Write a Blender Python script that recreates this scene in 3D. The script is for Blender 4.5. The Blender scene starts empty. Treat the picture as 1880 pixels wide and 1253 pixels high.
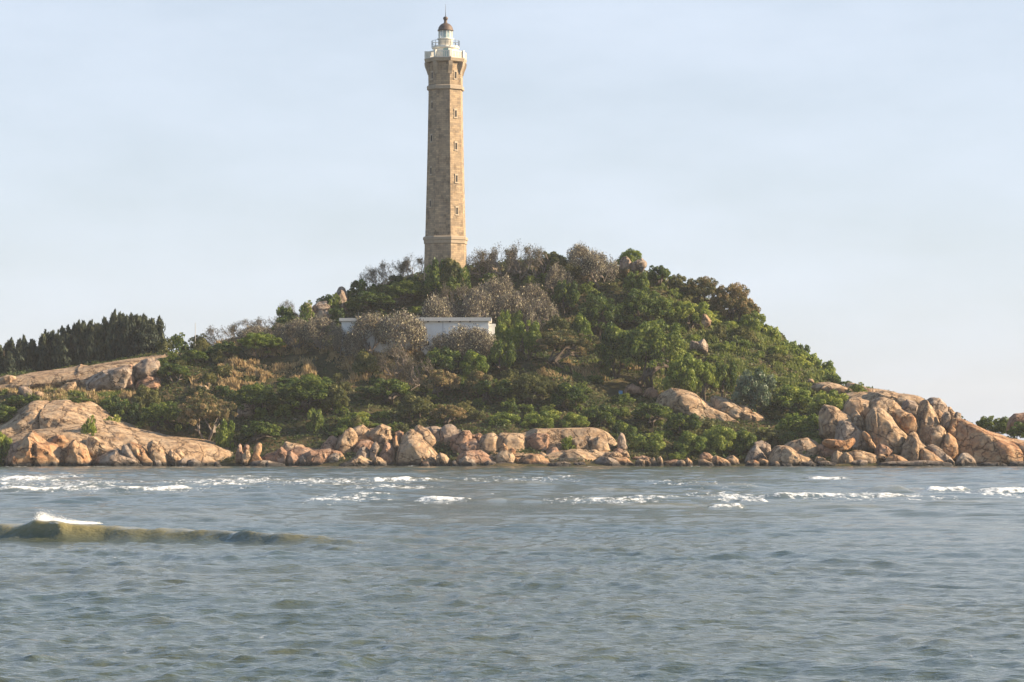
import bpy, bmesh, math, random
import numpy as np
from mathutils import Vector
rng = np.random.default_rng(7)
random.seed(7)
S = bpy.context.scene
COL = S.collection
R = math.radians

# ---------------------------------------------------------------- camera
F = 5200.0      # focal length in photograph pixels (1880 wide)
CZ = 3.5        # eye height above the water
HV = 811.0      # photograph row of the horizon
cam = bpy.data.cameras.new('camera')
cam.sensor_width = 36.0
cam.lens = F / 1880.0 * 36.0
cam.shift_y = (HV - 626.5) / 1880.0
cam.clip_start = 1.0
cam.clip_end = 9000.0
camo = bpy.data.objects.new('camera', cam)
camo.location = (0, 0, CZ)
camo.rotation_euler = (R(90), 0, 0)
COL.objects.link(camo)
S.camera = camo

# ---------------------------------------------------------------- light, sky, exposure
SUN_AZ, SUN_EL = 87.5, 25.0      # azimuth from the direction towards the camera, turning to the right
sd = Vector((math.sin(R(SUN_AZ)) * math.cos(R(SUN_EL)), -math.cos(R(SUN_AZ)) * math.cos(R(SUN_EL)), math.sin(R(SUN_EL))))
sun = bpy.data.lights.new('sun', 'SUN')
sun.energy = 5.0
sun.angle = R(0.53)
sun.color = (1.0, 0.80, 0.55)
suno = bpy.data.objects.new('sun', sun)
suno.rotation_euler = sd.to_track_quat('Z', 'Y').to_euler()
suno.location = (0, 0, 120)
COL.objects.link(suno)

world = bpy.data.worlds.new('World')
S.world = world
world.use_nodes = True
wn = world.node_tree.nodes; wl = world.node_tree.links
wn.clear()
wo = wn.new('ShaderNodeOutputWorld'); wb = wn.new('ShaderNodeBackground')
sky = wn.new('ShaderNodeTexSky'); sky.sky_type = 'NISHITA'; sky.sun_disc = False
sky.sun_elevation = R(SUN_EL); sky.sun_rotation = math.atan2(sd.x, sd.y)
sky.altitude = 0; sky.air_density = 1.0; sky.dust_density = 1.0; sky.ozone_density = 1.2
wb.inputs['Strength'].default_value = 0.050
tc = wn.new('ShaderNodeTexCoord')
mp = wn.new('ShaderNodeMapping'); mp.inputs['Scale'].default_value = (1.0, 1.0, 3.2)
nz = wn.new('ShaderNodeTexNoise'); nz.inputs['Scale'].default_value = 9.0; nz.inputs['Detail'].default_value = 7.0; nz.inputs['Roughness'].default_value = 0.55
cr = wn.new('ShaderNodeMapRange'); cr.inputs['From Min'].default_value = 0.35; cr.inputs['From Max'].default_value = 0.75
cr.inputs['To Min'].default_value = 0.52; cr.inputs['To Max'].default_value = 0.70
mx = wn.new('ShaderNodeMix'); mx.data_type = 'RGBA'
mx.inputs[7].default_value = (8.0, 8.85, 10.4, 1)      # thin bright veil of high cloud
wl.new(tc.outputs['Generated'], mp.inputs['Vector']); wl.new(mp.outputs['Vector'], nz.inputs['Vector'])
wl.new(nz.outputs['Fac'], cr.inputs['Value'])
# the veil is thickest towards the horizon and thins out overhead
sz = wn.new('ShaderNodeSeparateXYZ'); wl.new(tc.outputs['Generated'], sz.inputs[0])
vr = wn.new('ShaderNodeMapRange'); vr.inputs['From Min'].default_value = 0.12; vr.inputs['From Max'].default_value = 0.85
vr.inputs['To Min'].default_value = 1.0; vr.inputs['To Max'].default_value = 0.26; vr.interpolation_type = 'SMOOTHSTEP'
wl.new(sz.outputs['Z'], vr.inputs['Value'])
vm_ = wn.new('ShaderNodeMath'); vm_.operation = 'MULTIPLY'; wl.new(cr.outputs['Result'], vm_.inputs[0]); wl.new(vr.outputs['Result'], vm_.inputs[1])
wl.new(vm_.outputs[0], mx.inputs[0])
vc = wn.new('ShaderNodeMix'); vc.data_type = 'RGBA'; vc.inputs[6].default_value = (5.6, 8.8, 13.4, 1); vc.inputs[7].default_value = (8.0, 8.85, 10.4, 1)
vb = wn.new('ShaderNodeMapRange'); vb.inputs['From Min'].default_value = 0.14; vb.inputs['From Max'].default_value = 0.42
vb.inputs['To Min'].default_value = 1.0; vb.inputs['To Max'].default_value = 0.0; vb.interpolation_type = 'SMOOTHSTEP'
wl.new(sz.outputs['Z'], vb.inputs['Value']); wl.new(vb.outputs['Result'], vc.inputs[0]); wl.new(vc.outputs[2], mx.inputs[7])
wl.new(sky.outputs['Color'], mx.inputs[6]); wl.new(mx.outputs[2], wb.inputs['Color'])
wl.new(wb.outputs['Background'], wo.inputs['Surface'])

S.view_settings.view_transform = 'Standard'
S.view_settings.look = 'None'
S.view_settings.gamma = 1.0
S.view_settings.exposure = 1.2
S.view_settings.use_curve_mapping = False
S.render.engine = 'CYCLES'
S.cycles.max_bounces = 6
S.cycles.transparent_max_bounces = 8
S.cycles.volume_bounces = 0
S.cycles.use_denoising = True

# ---------------------------------------------------------------- helpers
def W(u, v, Y):
    """real place of what the photograph shows at pixel (u, v), at distance Y"""
    return ((u - 940.0) / F * Y, Y, CZ - (v - HV) / F * Y)

def lattice(ix, iy, iz):
    n = (ix * 374761393 + iy * 668265263 + iz * 1274126177) & 0x7fffffff
    n = ((n ^ (n >> 13)) * 1274126177) & 0x7fffffff
    return ((n ^ (n >> 16)) & 0xffff) / 65535.0 * 2 - 1

def vnoise(p):
    p = np.asarray(p, dtype=np.float64)
    i = np.floor(p).astype(np.int64); f = p - i
    f = f * f * (3 - 2 * f)
    out = 0
    for dx in (0, 1):
        wx = f[..., 0] if dx else 1 - f[..., 0]
        for dy in (0, 1):
            wy = f[..., 1] if dy else 1 - f[..., 1]
            for dz in (0, 1):
                wz = f[..., 2] if dz else 1 - f[..., 2]
                out = out + wx * wy * wz * lattice(i[..., 0] + dx, i[..., 1] + dy, i[..., 2] + dz)
    return out

def fbm(p, octaves=4, gain=0.5):
    a = 1.0; s = 0; p = np.asarray(p, dtype=np.float64)
    for k in range(octaves):
        s = s + a * vnoise(p + 17.3 * k); p = p * 2.03; a *= gain
    return s

def mesh_from(name, verts, faces, mats, smooth=False, mat_idx=None, attrs=None):
    """verts Nx3; faces = list of arrays (k x n) or list of tuples"""
    me = bpy.data.meshes.new(name)
    verts = np.asarray(verts, dtype=np.float32)
    if isinstance(faces, np.ndarray): faces = [faces]
    if len(faces) and isinstance(faces[0], np.ndarray):
        loops = np.concatenate([f.ravel() for f in faces]).astype(np.int32)
        tot = np.concatenate([np.full(len(f), f.shape[1], dtype=np.int32) for f in faces])
        start = np.concatenate([[0], np.cumsum(tot)[:-1]]).astype(np.int32)
        me.vertices.add(len(verts)); me.vertices.foreach_set('co', verts.ravel())
        me.loops.add(len(loops)); me.loops.foreach_set('vertex_index', loops)
        me.polygons.add(len(tot)); me.polygons.foreach_set('loop_start', start)
        if mat_idx is not None: me.polygons.foreach_set('material_index', np.asarray(mat_idx, dtype=np.int32))
        me.polygons.foreach_set('use_smooth', np.full(len(tot), bool(smooth)))
        me.update(calc_edges=True)
    else:
        me.from_pydata([tuple(map(float, v)) for v in verts], [], [tuple(f) for f in faces])
        for p in me.polygons: p.use_smooth = smooth
        if mat_idx is not None:
            for p, m in zip(me.polygons, mat_idx): p.material_index = int(m)
    if attrs:
        for k, a in attrs.items():
            at = me.attributes.new(k, 'FLOAT', 'POINT'); at.data.foreach_set('value', np.asarray(a, dtype=np.float32))
    for m in (mats if isinstance(mats, (list, tuple)) else [mats]): me.materials.append(m)
    me.validate()
    return me

def link(name, me, parent=None, loc=None, rot=None, scale=None):
    o = bpy.data.objects.new(name, me); COL.objects.link(o)
    if parent is not None: o.parent = parent
    if loc is not None: o.location = loc
    if rot is not None: o.rotation_euler = rot
    if scale is not None: o.scale = scale
    return o

def tag(o, label, cat, group=None, kind=None):
    if label: o['label'] = label
    if cat: o['category'] = cat
    if group: o['group'] = group
    if kind: o['kind'] = kind
    return o

def copy_thing(o, loc=None, rotz=None, scale=None):
    c = o.copy(); COL.objects.link(c)
    for ch in o.children:
        d = ch.copy(); COL.objects.link(d); d.parent = c
    if loc is not None: c.location = loc
    if rotz is not None: c.rotation_euler = (0, 0, rotz)
    if scale is not None: c.scale = scale
    return c

# ---------------------------------------------------------------- materials
def material(name):
    m = bpy.data.materials.new(name); m.use_nodes = True
    nt = m.node_tree
    b = nt.nodes['Principled BSDF']
    return m, nt.nodes, nt.links, b

def simple(name, col, rough=0.7, metal=0.0, vary=0.12, scale=3.0):
    m, n, l, b = material(name)
    geo = n.new('ShaderNodeNewGeometry'); t = n.new('ShaderNodeTexNoise'); t.inputs['Scale'].default_value = scale; t.inputs['Detail'].default_value = 5
    r = n.new('ShaderNodeMix'); r.data_type = 'RGBA'
    r.inputs[6].default_value = (*[c * (1 - vary) for c in col], 1); r.inputs[7].default_value = (*[min(1, c * (1 + vary)) for c in col], 1)
    l.new(geo.outputs['Position'], t.inputs['Vector']); l.new(t.outputs['Fac'], r.inputs[0]); l.new(r.outputs[2], b.inputs['Base Color'])
    b.inputs['Roughness'].default_value = rough; b.inputs['Metallic'].default_value = metal
    b.inputs['Specular IOR Level'].default_value = 0.3
    return m

def ramp(n, stops, interp='LINEAR'):
    r = n.new('ShaderNodeValToRGB'); r.color_ramp.interpolation = interp
    e = r.color_ramp.elements
    while len(e) > len(stops): e.remove(e[-1])
    while len(e) < len(stops): e.new(0.5)
    for x, (p, c) in zip(e, stops): x.position = p; x.color = (*c, 1) if len(c) == 3 else c
    return r

def rock_material(name, light, warm, dark, grey_amt=0.4):
    m, n, l, b = material(name)
    geo = n.new('ShaderNodeNewGeometry')
    def noise(scale, detail=6, rough=0.6, dist=0.0, stretch=None):
        t = n.new('ShaderNodeTexNoise'); t.inputs['Scale'].default_value = scale; t.inputs['Detail'].default_value = detail
        t.inputs['Roughness'].default_value = rough; t.inputs['Distortion'].default_value = dist
        if stretch:
            mp = n.new('ShaderNodeMapping'); mp.inputs['Scale'].default_value = stretch; mp.inputs['Rotation'].default_value = (0, 0.5, 0.3)
            l.new(geo.outputs['Position'], mp.inputs['Vector']); l.new(mp.outputs['Vector'], t.inputs['Vector'])
        else: l.new(geo.outputs['Position'], t.inputs['Vector'])
        return t
    big = noise(0.45, 8, 0.68, 0.9)
    med = noise(1.4, 6, 0.65)
    c1 = ramp(n, [(0.32, dark), (0.45, warm), (0.58, light), (0.72, [min(1, c * 1.12) for c in light])]); l.new(big.outputs['Fac'], c1.inputs['Fac'])
    c2 = ramp(n, [(0.34, (0.48, 0.45, 0.44)), (0.48, (0.92, 0.91, 0.90)), (0.68, (1.18, 1.14, 1.08))]); l.new(med.outputs['Fac'], c2.inputs['Fac'])
    mul = n.new('ShaderNodeMix'); mul.data_type = 'RGBA'; mul.blend_type = 'MULTIPLY'; mul.inputs[0].default_value = 1
    l.new(c1.outputs['Color'], mul.inputs[6]); l.new(c2.outputs['Color'], mul.inputs[7])
    # grey lichen stains
    st = noise(0.9, 8, 0.7, 1.2)
    cs = ramp(n, [(0.50, (0, 0, 0)), (0.64, (grey_amt,) * 3)]); l.new(st.outputs['Fac'], cs.inputs['Fac'])
    mg = n.new('ShaderNodeMix'); mg.data_type = 'RGBA'; mg.inputs[7].default_value = (0.17, 0.155, 0.15, 1)
    l.new(cs.outputs['Color'], mg.inputs[0]); l.new(mul.outputs[2], mg.inputs[6])
    # wet, algae-dark band just above the water
    sx = n.new('ShaderNodeSeparateXYZ'); l.new(geo.outputs['Position'], sx.inputs[0])
    add = n.new('ShaderNodeMath'); add.operation = 'MULTIPLY_ADD'; add.inputs[1].default_value = -1.0
    l.new(med.outputs['Fac'], add.inputs[0]); l.new(sx.outputs['Z'], add.inputs[2])
    wet = n.new('ShaderNodeMapRange'); wet.inputs['From Min'].default_value = -0.12; wet.inputs['From Max'].default_value = 0.30
    wet.inputs['To Min'].default_value = 1.0; wet.inputs['To Max'].default_value = 0.0
    l.new(add.outputs[0], wet.inputs['Value'])
    mw = n.new('ShaderNodeMix'); mw.data_type = 'RGBA'; mw.inputs[7].default_value = (0.045, 0.042, 0.04, 1)
    l.new(wet.outputs[0], mw.inputs[0]); l.new(mg.outputs[2], mw.inputs[6])
    # cracks
    vo = n.new('ShaderNodeTexVoronoi'); vo.feature = 'DISTANCE_TO_EDGE'; vo.inputs['Scale'].default_value = 0.33
    dn = noise(0.8, 4); vm = n.new('ShaderNodeMix'); vm.data_type = 'VECTOR'; vm.inputs[0].default_value = 0.5
    ad = n.new('ShaderNodeVectorMath'); ad.operation = 'MULTIPLY_ADD'; ad.inputs[1].default_value = (2.4, 2.4, 2.4)
    l.new(dn.outputs['Color'], ad.inputs[0]); l.new(geo.outputs['Position'], ad.inputs[2]); l.new(ad.outputs[0], vo.inputs['Vector'])
    ck = ramp(n, [(0.0, (0.22, 0.19, 0.18)), (0.018, (0.45, 0.42, 0.40)), (0.045, (1, 1, 1))]); l.new(vo.outputs['Distance'], ck.inputs['Fac'])
    mc = n.new('ShaderNodeMix'); mc.data_type = 'RGBA'; mc.blend_type = 'MULTIPLY'; mc.inputs[0].default_value = 0.8
    l.new(mw.outputs[2], mc.inputs[6]); l.new(ck.outputs['Color'], mc.inputs[7]); l.new(mc.outputs[2], b.inputs['Base Color'])
    b.inputs['Roughness'].default_value = 0.85; b.inputs['Specular IOR Level'].default_value = 0.2
    fine = noise(1.7, 9, 0.72, 0.4, (1, 1, 1.8))
    mm = n.new('ShaderNodeMath'); mm.operation = 'MULTIPLY_ADD'; mm.inputs[1].default_value = 0.6
    l.new(ck.outputs['Color'], mm.inputs[0]); l.new(fine.outputs['Fac'], mm.inputs[2])
    bp = n.new('ShaderNodeBump'); bp.inputs['Distance'].default_value = 0.5; bp.inputs['Strength'].default_value = 0.85
    l.new(mm.outputs[0], bp.inputs['Height']); l.new(bp.outputs['Normal'], b.inputs['Normal'])
    return m

M_TAN = rock_material('tan_granite', (0.51, 0.375, 0.25), (0.41, 0.275, 0.165), (0.20, 0.14, 0.105))
M_ORANGE = rock_material('orange_granite', (0.50, 0.34, 0.205), (0.43, 0.235, 0.12), (0.22, 0.115, 0.075), 0.3)
M_GREY = rock_material('grey_granite', (0.42, 0.34, 0.27), (0.32, 0.24, 0.18), (0.17, 0.14, 0.125), 0.6)
M_RED = rock_material('red_granite', (0.42, 0.28, 0.20), (0.36, 0.21, 0.135), (0.19, 0.115, 0.09), 0.35)
RM = {'t': M_TAN, 'o': M_ORANGE, 'g': M_GREY, 'r': M_RED}

def leaf_material(name, stops, rough=0.55, trans=0.38, objvar=0.35):
    """colour picked per leaf and per plant"""
    m, n, l, b = material(name)
    at = n.new('ShaderNodeAttribute'); at.attribute_name = 'tint'
    oi = n.new('ShaderNodeObjectInfo')
    sm = n.new('ShaderNodeMath'); sm.operation = 'MULTIPLY_ADD'; sm.inputs[1].default_value = objvar
    sb = n.new('ShaderNodeMath'); sb.operation = 'SUBTRACT'; sb.inputs[1].default_value = objvar * 0.5
    l.new(oi.outputs['Random'], sm.inputs[0]); l.new(at.outputs['Fac'], sm.inputs[2]); l.new(sm.outputs[0], sb.inputs[0])
    r = ramp(n, stops); l.new(sb.outputs[0], r.inputs['Fac']); l.new(r.outputs['Color'], b.inputs['Base Color'])
    b.inputs['Roughness'].default_value = rough; b.inputs['Specular IOR Level'].default_value = 0.25
    tr = n.new('ShaderNodeBsdfTranslucent'); mixs = n.new('ShaderNodeMixShader'); mixs.inputs[0].default_value = trans
    l.new(r.outputs['Color'], tr.inputs['Color']); l.new(b.outputs[0], mixs.inputs[1]); l.new(tr.outputs[0], mixs.inputs[2])
    l.new(mixs.outputs[0], n['Material Output'].inputs['Surface'])
    return m

# ---------------------------------------------------------------- terrain of the island
CP = []   # (u, v, Y)
def row(Y, *uv):
    for u, v in uv: CP.append((u, v, Y))
row(392, (-300, 872), (0, 872), (300, 872), (600, 872), (900, 872), (1200, 872), (1500, 872), (1800, 872), (2150, 872))
row(398, (-300, 860), (0, 861), (300, 861), (600, 861), (900, 861), (1200, 860), (1500, 861), (1800, 861), (2150, 866))
row(404, (-300, 840), (0, 862), (150, 860), (300, 860), (450, 850), (600, 838), (750, 835), (900, 832), (1050, 832), (1200, 846), (1350, 845), (1500, 838), (1650, 842), (1800, 864), (2000, 866), (2150, 872))
row(412, (-300, 800), (0, 830), (100, 825), (200, 825), (300, 832), (420, 822), (550, 795), (700, 788), (850, 785), (1000, 793), (1120, 800), (1220, 815), (1350, 815), (1500, 800), (1600, 800), (1700, 805), (1850, 842), (2000, 850), (2150, 880))
row(421, (-300, 760), (0, 742), (100, 735), (200, 735), (300, 760), (420, 760), (550, 745), (700, 745), (850, 740), (1000, 750), (1120, 762), (1250, 775), (1380, 785), (1500, 775), (1600, 752), (1700, 762), (1850, 810), (2000, 830), (2150, 880))
row(430, (-300, 730), (0, 722), (150, 722), (260, 718), (350, 710), (450, 705), (600, 700), (750, 700), (900, 700), (1050, 700), (1150, 735), (1250, 740), (1350, 755), (1450, 755), (1550, 745), (1650, 735), (1750, 765), (1850, 805), (2150, 880))
row(438, (-300, 710), (0, 702), (100, 690), (200, 678), (300, 665), (450, 665), (600, 652), (750, 645), (900, 645), (1050, 678), (1180, 700), (1300, 715), (1400, 715), (1500, 715), (1600, 722), (1700, 740), (1800, 795), (2150, 880))
row(447, (-300, 700), (0, 695), (100, 680), (200, 665), (300, 650), (450, 640), (600, 640), (750, 640), (900, 640), (1050, 650), (1180, 660), (1300, 660), (1400, 675), (1500, 702), (1600, 728), (1750, 780))
row(456, (-200, 720), (50, 702), (200, 680), (330, 650), (450, 625), (550, 610), (650, 610), (750, 600), (850, 592), (1000, 600), (1120, 605), (1250, 600), (1350, 615), (1450, 655), (1530, 710), (1650, 750))
row(464, (450, 632), (530, 605), (600, 580), (680, 560), (760, 540), (850, 530), (1000, 535), (1120, 535), (1230, 545), (1330, 580), (1420, 630), (1520, 712))
row(472, (-100, 740), (200, 705), (400, 655), (540, 600), (620, 562), (700, 525), (780, 505), (850, 497), (950, 492), (1060, 490), (1140, 490), (1210, 510), (1290, 545), (1370, 590), (1450, 655), (1530, 715), (1700, 800))
row(490, (500, 680), (640, 620), (760, 560), (900, 520), (1050, 515), (1180, 540), (1300, 600), (1420, 690), (1560, 760))
row(515, (-300, 830), (200, 830), (600, 760), (900, 690), (1150, 690), (1400, 780), (1700, 860), (2100, 880))
row(550, (-300, 875), (300, 875), (900, 860), (1300, 860), (2000, 880))
cp = np.array([W(*c) for c in CP])
# thin plate spline z(x, y)
def tps_fit(P, z, lam=1.5):
    n = len(P); d = np.linalg.norm(P[:, None] - P[None], axis=2)
    K = np.where(d > 0, d * d * np.log(d + 1e-9), 0) + lam * np.eye(n) * 10
    A = np.zeros((n + 3, n + 3)); A[:n, :n] = K; A[:n, n] = 1; A[:n, n + 1:] = P; A[n, :n] = 1; A[n + 1:, :n] = P.T
    return np.linalg.solve(A, np.concatenate([z, [0, 0, 0]]))
TP = cp[:, :2]; TW = tps_fit(TP, cp[:, 2])
def ground(x, y):
    x = np.atleast_1d(np.asarray(x, float)); y = np.atleast_1d(np.asarray(y, float))
    out = np.zeros(x.shape); Q = np.stack([x.ravel(), y.ravel()], 1); res = np.zeros(len(Q))
    for i in range(0, len(Q), 20000):
        q = Q[i:i + 20000]; d = np.linalg.norm(q[:, None] - TP[None], axis=2)
        res[i:i + 20000] = (np.where(d > 0, d * d * np.log(d + 1e-9), 0)) @ TW[:-3] + TW[-3] + q @ TW[-2:]
    p3 = np.stack([Q[:, 0] * 0.13, Q[:, 1] * 0.13, np.zeros(len(Q))], 1)
    res = res + 0.7 * fbm(p3, 4)
    return np.maximum(res, -3.0).reshape(x.shape)
def g1(x, y): return float(ground(x, y)[0])
GX = np.arange(-118, 118.1, 1.0); GY = np.arange(388, 562, 1.0)
gx, gy = np.meshgrid(GX, GY); gz = ground(gx, gy)
def gfast(x, y):
    """bilinear look-up on the terrain grid"""
    x = np.asarray(x, float); y = np.asarray(y, float)
    fx = np.clip(x - GX[0], 0, len(GX) - 1.001); fy = np.clip(y - GY[0], 0, len(GY) - 1.001)
    i = fx.astype(int); j = fy.astype(int); a = fx - i; b = fy - j
    return (gz[j, i] * (1 - a) + gz[j, i + 1] * a) * (1 - b) + (gz[j + 1, i] * (1 - a) + gz[j + 1, i + 1] * a) * b
def hit(u, v, y0=396.0, y1=480.0):
    """walk the line of sight of (u, v) until it meets the ground; None when it passes over the ridge"""
    Y = np.arange(y0, y1, 0.25); x = (u - 940) / F * Y; z = CZ - (v - HV) / F * Y
    k = np.nonzero(gfast(x, Y) > z)[0]
    if len(k) == 0 or k[0] == 0: return None
    return (float(x[k[0]]), float(Y[k[0]]), float(z[k[0]]))
def to_uv(x, y, z): return 940 + x / y * F, HV + (CZ - z) / y * F

tm, n, l, b = material('island_soil')
geo = n.new('ShaderNodeNewGeometry')
t1 = n.new('ShaderNodeTexNoise'); t1.inputs['Scale'].default_value = 0.16; t1.inputs['Detail'].default_value = 8; t1.inputs['Roughness'].default_value = 0.62
t2 = n.new('ShaderNodeTexNoise'); t2.inputs['Scale'].default_value = 1.6; t2.inputs['Detail'].default_value = 8; t2.inputs['Roughness'].default_value = 0.7
l.new(geo.outputs['Position'], t1.inputs['Vector']); l.new(geo.outputs['Position'], t2.inputs['Vector'])
c1 = ramp(n, [(0.36, (0.035, 0.04, 0.018)), (0.5, (0.07, 0.065, 0.03)), (0.64, (0.17, 0.125, 0.065))]); l.new(t1.outputs['Fac'], c1.inputs['Fac'])
c2 = ramp(n, [(0.3, (0.5, 0.5, 0.5)), (0.7, (1.2, 1.2, 1.2))]); l.new(t2.outputs['Fac'], c2.inputs['Fac'])
mm = n.new('ShaderNodeMix'); mm.data_type = 'RGBA'; mm.blend_type = 'MULTIPLY'; mm.inputs[0].default_value = 1
l.new(c1.outputs['Color'], mm.inputs[6]); l.new(c2.outputs['Color'], mm.inputs[7]); l.new(mm.outputs[2], b.inputs['Base Color'])
b.inputs['Roughness'].default_value = 0.95; b.inputs['Specular IOR Level'].default_value = 0.1
bp = n.new('ShaderNodeBump'); bp.inputs['Distance'].default_value = 0.4; l.new(t2.outputs['Fac'], bp.inputs['Height']); l.new(bp.outputs['Normal'], b.inputs['Normal'])
ny, nx = gx.shape
idx = np.arange(ny * nx).reshape(ny, nx)
q = np.stack([idx[:-1, :-1], idx[:-1, 1:], idx[1:, 1:], idx[1:, :-1]], -1).reshape(-1, 4)
me = mesh_from('terrain', np.stack([gx, gy, gz], -1).reshape(-1, 3), q, tm, smooth=True)
tag(link('terrain', me), 'brushy hillside of the rocky island', None, kind='structure')

# ---------------------------------------------------------------- sea
wm, n, l, b = material('sea_water')
geo = n.new('ShaderNodeNewGeometry')
at = n.new('ShaderNodeAttribute'); at.attribute_name = 'foam'
silt_and_glow = n.new('ShaderNodeTexNoise'); silt_and_glow.inputs['Scale'].default_value = 0.05; silt_and_glow.inputs['Detail'].default_value = 5
mpn = n.new('ShaderNodeMapping'); mpn.inputs['Scale'].default_value = (0.5, 1, 1)
l.new(geo.outputs['Position'], mpn.inputs['Vector']); l.new(mpn.outputs['Vector'], silt_and_glow.inputs['Vector'])
sc = ramp(n, [(0.35, (0.054, 0.074, 0.057)), (0.65, (0.096, 0.098, 0.052))]); l.new(silt_and_glow.outputs['Fac'], sc.inputs['Fac'])
rp = n.new('ShaderNodeTexNoise'); rp.inputs['Scale'].default_value = 8.0; rp.inputs['Detail'].default_value = 4; rp.inputs['Roughness'].default_value = 0.55
mpr = n.new('ShaderNodeMapping'); mpr.inputs['Scale'].default_value = (0.55, 1.0, 1)
l.new(geo.outputs['Position'], mpr.inputs['Vector']); l.new(mpr.outputs['Vector'], rp.inputs['Vector'])
bp = n.new('ShaderNodeBump'); bp.inputs['Distance'].default_value = 0.055; bp.inputs['Strength'].default_value = 1.0
l.new(rp.outputs['Fac'], bp.inputs['Height'])
fn = n.new('ShaderNodeTexNoise'); fn.inputs['Scale'].default_value = 1.5; fn.inputs['Detail'].default_value = 7; fn.inputs['Roughness'].default_value = 0.72
mpf = n.new('ShaderNodeMapping'); mpf.inputs['Scale'].default_value = (1.3, 0.28, 3.0)
l.new(geo.outputs['Position'], mpf.inputs['Vector']); l.new(mpf.outputs['Vector'], fn.inputs['Vector'])
fs = n.new('ShaderNodeMath'); fs.operation = 'MULTIPLY_ADD'; fs.inputs[1].default_value = 2.6; fs.inputs[2].default_value = -0.8; l.new(fn.outputs['Fac'], fs.inputs[0])
sm = n.new('ShaderNodeMath'); sm.operation = 'ADD'; l.new(fs.outputs[0], sm.inputs[0]); l.new(at.outputs['Fac'], sm.inputs[1])
fr = n.new('ShaderNodeMapRange'); fr.inputs['From Min'].default_value = 0.92; fr.inputs['From Max'].default_value = 1.30; l.new(sm.outputs[0], fr.inputs['Value'])
b.inputs['IOR'].default_value = 1.48; b.inputs['Roughness'].default_value = 0.09; b.inputs['Specular IOR Level'].default_value = 0.5
sa = n.new('ShaderNodeAttribute'); sa.attribute_name = 'silt_and_glow'      # sunlight through the thin crests, painted into the water colour
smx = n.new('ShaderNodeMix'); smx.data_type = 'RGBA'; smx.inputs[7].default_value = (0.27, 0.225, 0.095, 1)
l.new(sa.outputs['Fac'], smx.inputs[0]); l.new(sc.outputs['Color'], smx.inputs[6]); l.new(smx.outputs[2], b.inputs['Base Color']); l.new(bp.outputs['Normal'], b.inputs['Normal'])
fo = n.new('ShaderNodeBsdfPrincipled'); fo.inputs['Base Color'].default_value = (0.82, 0.83, 0.82, 1); fo.inputs['Roughness'].default_value = 0.9
l.new(bp.outputs['Normal'], fo.inputs['Normal'])
ms = n.new('ShaderNodeMixShader'); l.new(fr.outputs[0], ms.inputs[0]); l.new(b.outputs[0], ms.inputs[1]); l.new(fo.outputs[0], ms.inputs[2])
l.new(ms.outputs[0], n['Material Output'].inputs['Surface'])

rows = 1300; cols = 420
Yr = 22.0 * np.exp(np.linspace(0, math.log(412 / 22.0), rows))
sx_ = np.linspace(-0.235, 0.235, cols)
yy = np.repeat(Yr[:, None], cols, 1); xx = yy * sx_[None, :]
step = (Yr * (math.log(412 / 22.0) / rows))[:, None]
hh = np.zeros_like(xx); ddx = np.zeros_like(xx); ddy = np.zeros_like(xx)
# warp the plane a little so that crests are not ruler straight
wx = xx + 1.2 * vnoise(np.stack([xx * 0.11, yy * 0.11, 0 * xx], -1)); wy = yy + 1.0 * vnoise(np.stack([xx * 0.15 + 9, yy * 0.15, 0 * xx + 3], -1))
gust = 0.78 + 0.34 * fbm(np.stack([xx * 0.045, yy * 0.02, 0 * xx + 7], -1), 3)
for k in range(170):
    lam = math.exp(random.uniform(math.log(0.22), math.log(2.8)))
    ang = R(-97) + random.gauss(0, 0.85 if lam < 1.6 else 0.5)
    kx, ky = math.cos(ang) * 2 * math.pi / lam, math.sin(ang) * 2 * math.pi / lam
    amp = 0.0041 * lam ** 0.80 * (1.45 if lam < 0.7 else 1.15 if lam < 1.2 else (1.2 / lam) ** 0.7) * random.uniform(0.5, 1.2)
    wgt = np.clip((lam / step - 2.2) / 2.0, 0, 1)
    ph = kx * wx + ky * wy + random.uniform(0, 6.283)
    s_, c_ = np.sin(ph), np.cos(ph)
    a = amp * wgt * gust
    hh += a * c_; ddx -= 0.75 * a * math.cos(ang) * s_; ddy -= 0.75 * a * math.sin(ang) * s_
far_ = (0.35 + 0.95 * np.clip((yy - 40) / 150, 0, 1)) * (1 - 0.7 * np.exp(-((yy - 99) / 6) ** 2))      # longer swell that steepens over the shallows near the island
for k in range(30):
    lam = math.exp(random.uniform(math.log(2.2), math.log(8.0))); ang = R(-95) + random.gauss(0, 0.34)
    kx, ky = math.cos(ang) * 2 * math.pi / lam, math.sin(ang) * 2 * math.pi / lam
    ph = kx * wx + ky * wy + random.uniform(0, 6.283)
    a = 0.0062 * lam ** 0.72 * random.uniform(0.5, 1.2) * far_ * gust * np.clip((lam / step - 2.2) / 2.0, 0, 1)
    hh += a * np.cos(ph); ddx -= 0.8 * a * math.cos(ang) * np.sin(ph); ddy -= 0.8 * a * math.sin(ang) * np.sin(ph)
foam = np.zeros_like(xx) - 0.2; crest_glow = np.zeros_like(xx)
def vY(v): return CZ * F / (v - HV)
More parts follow.
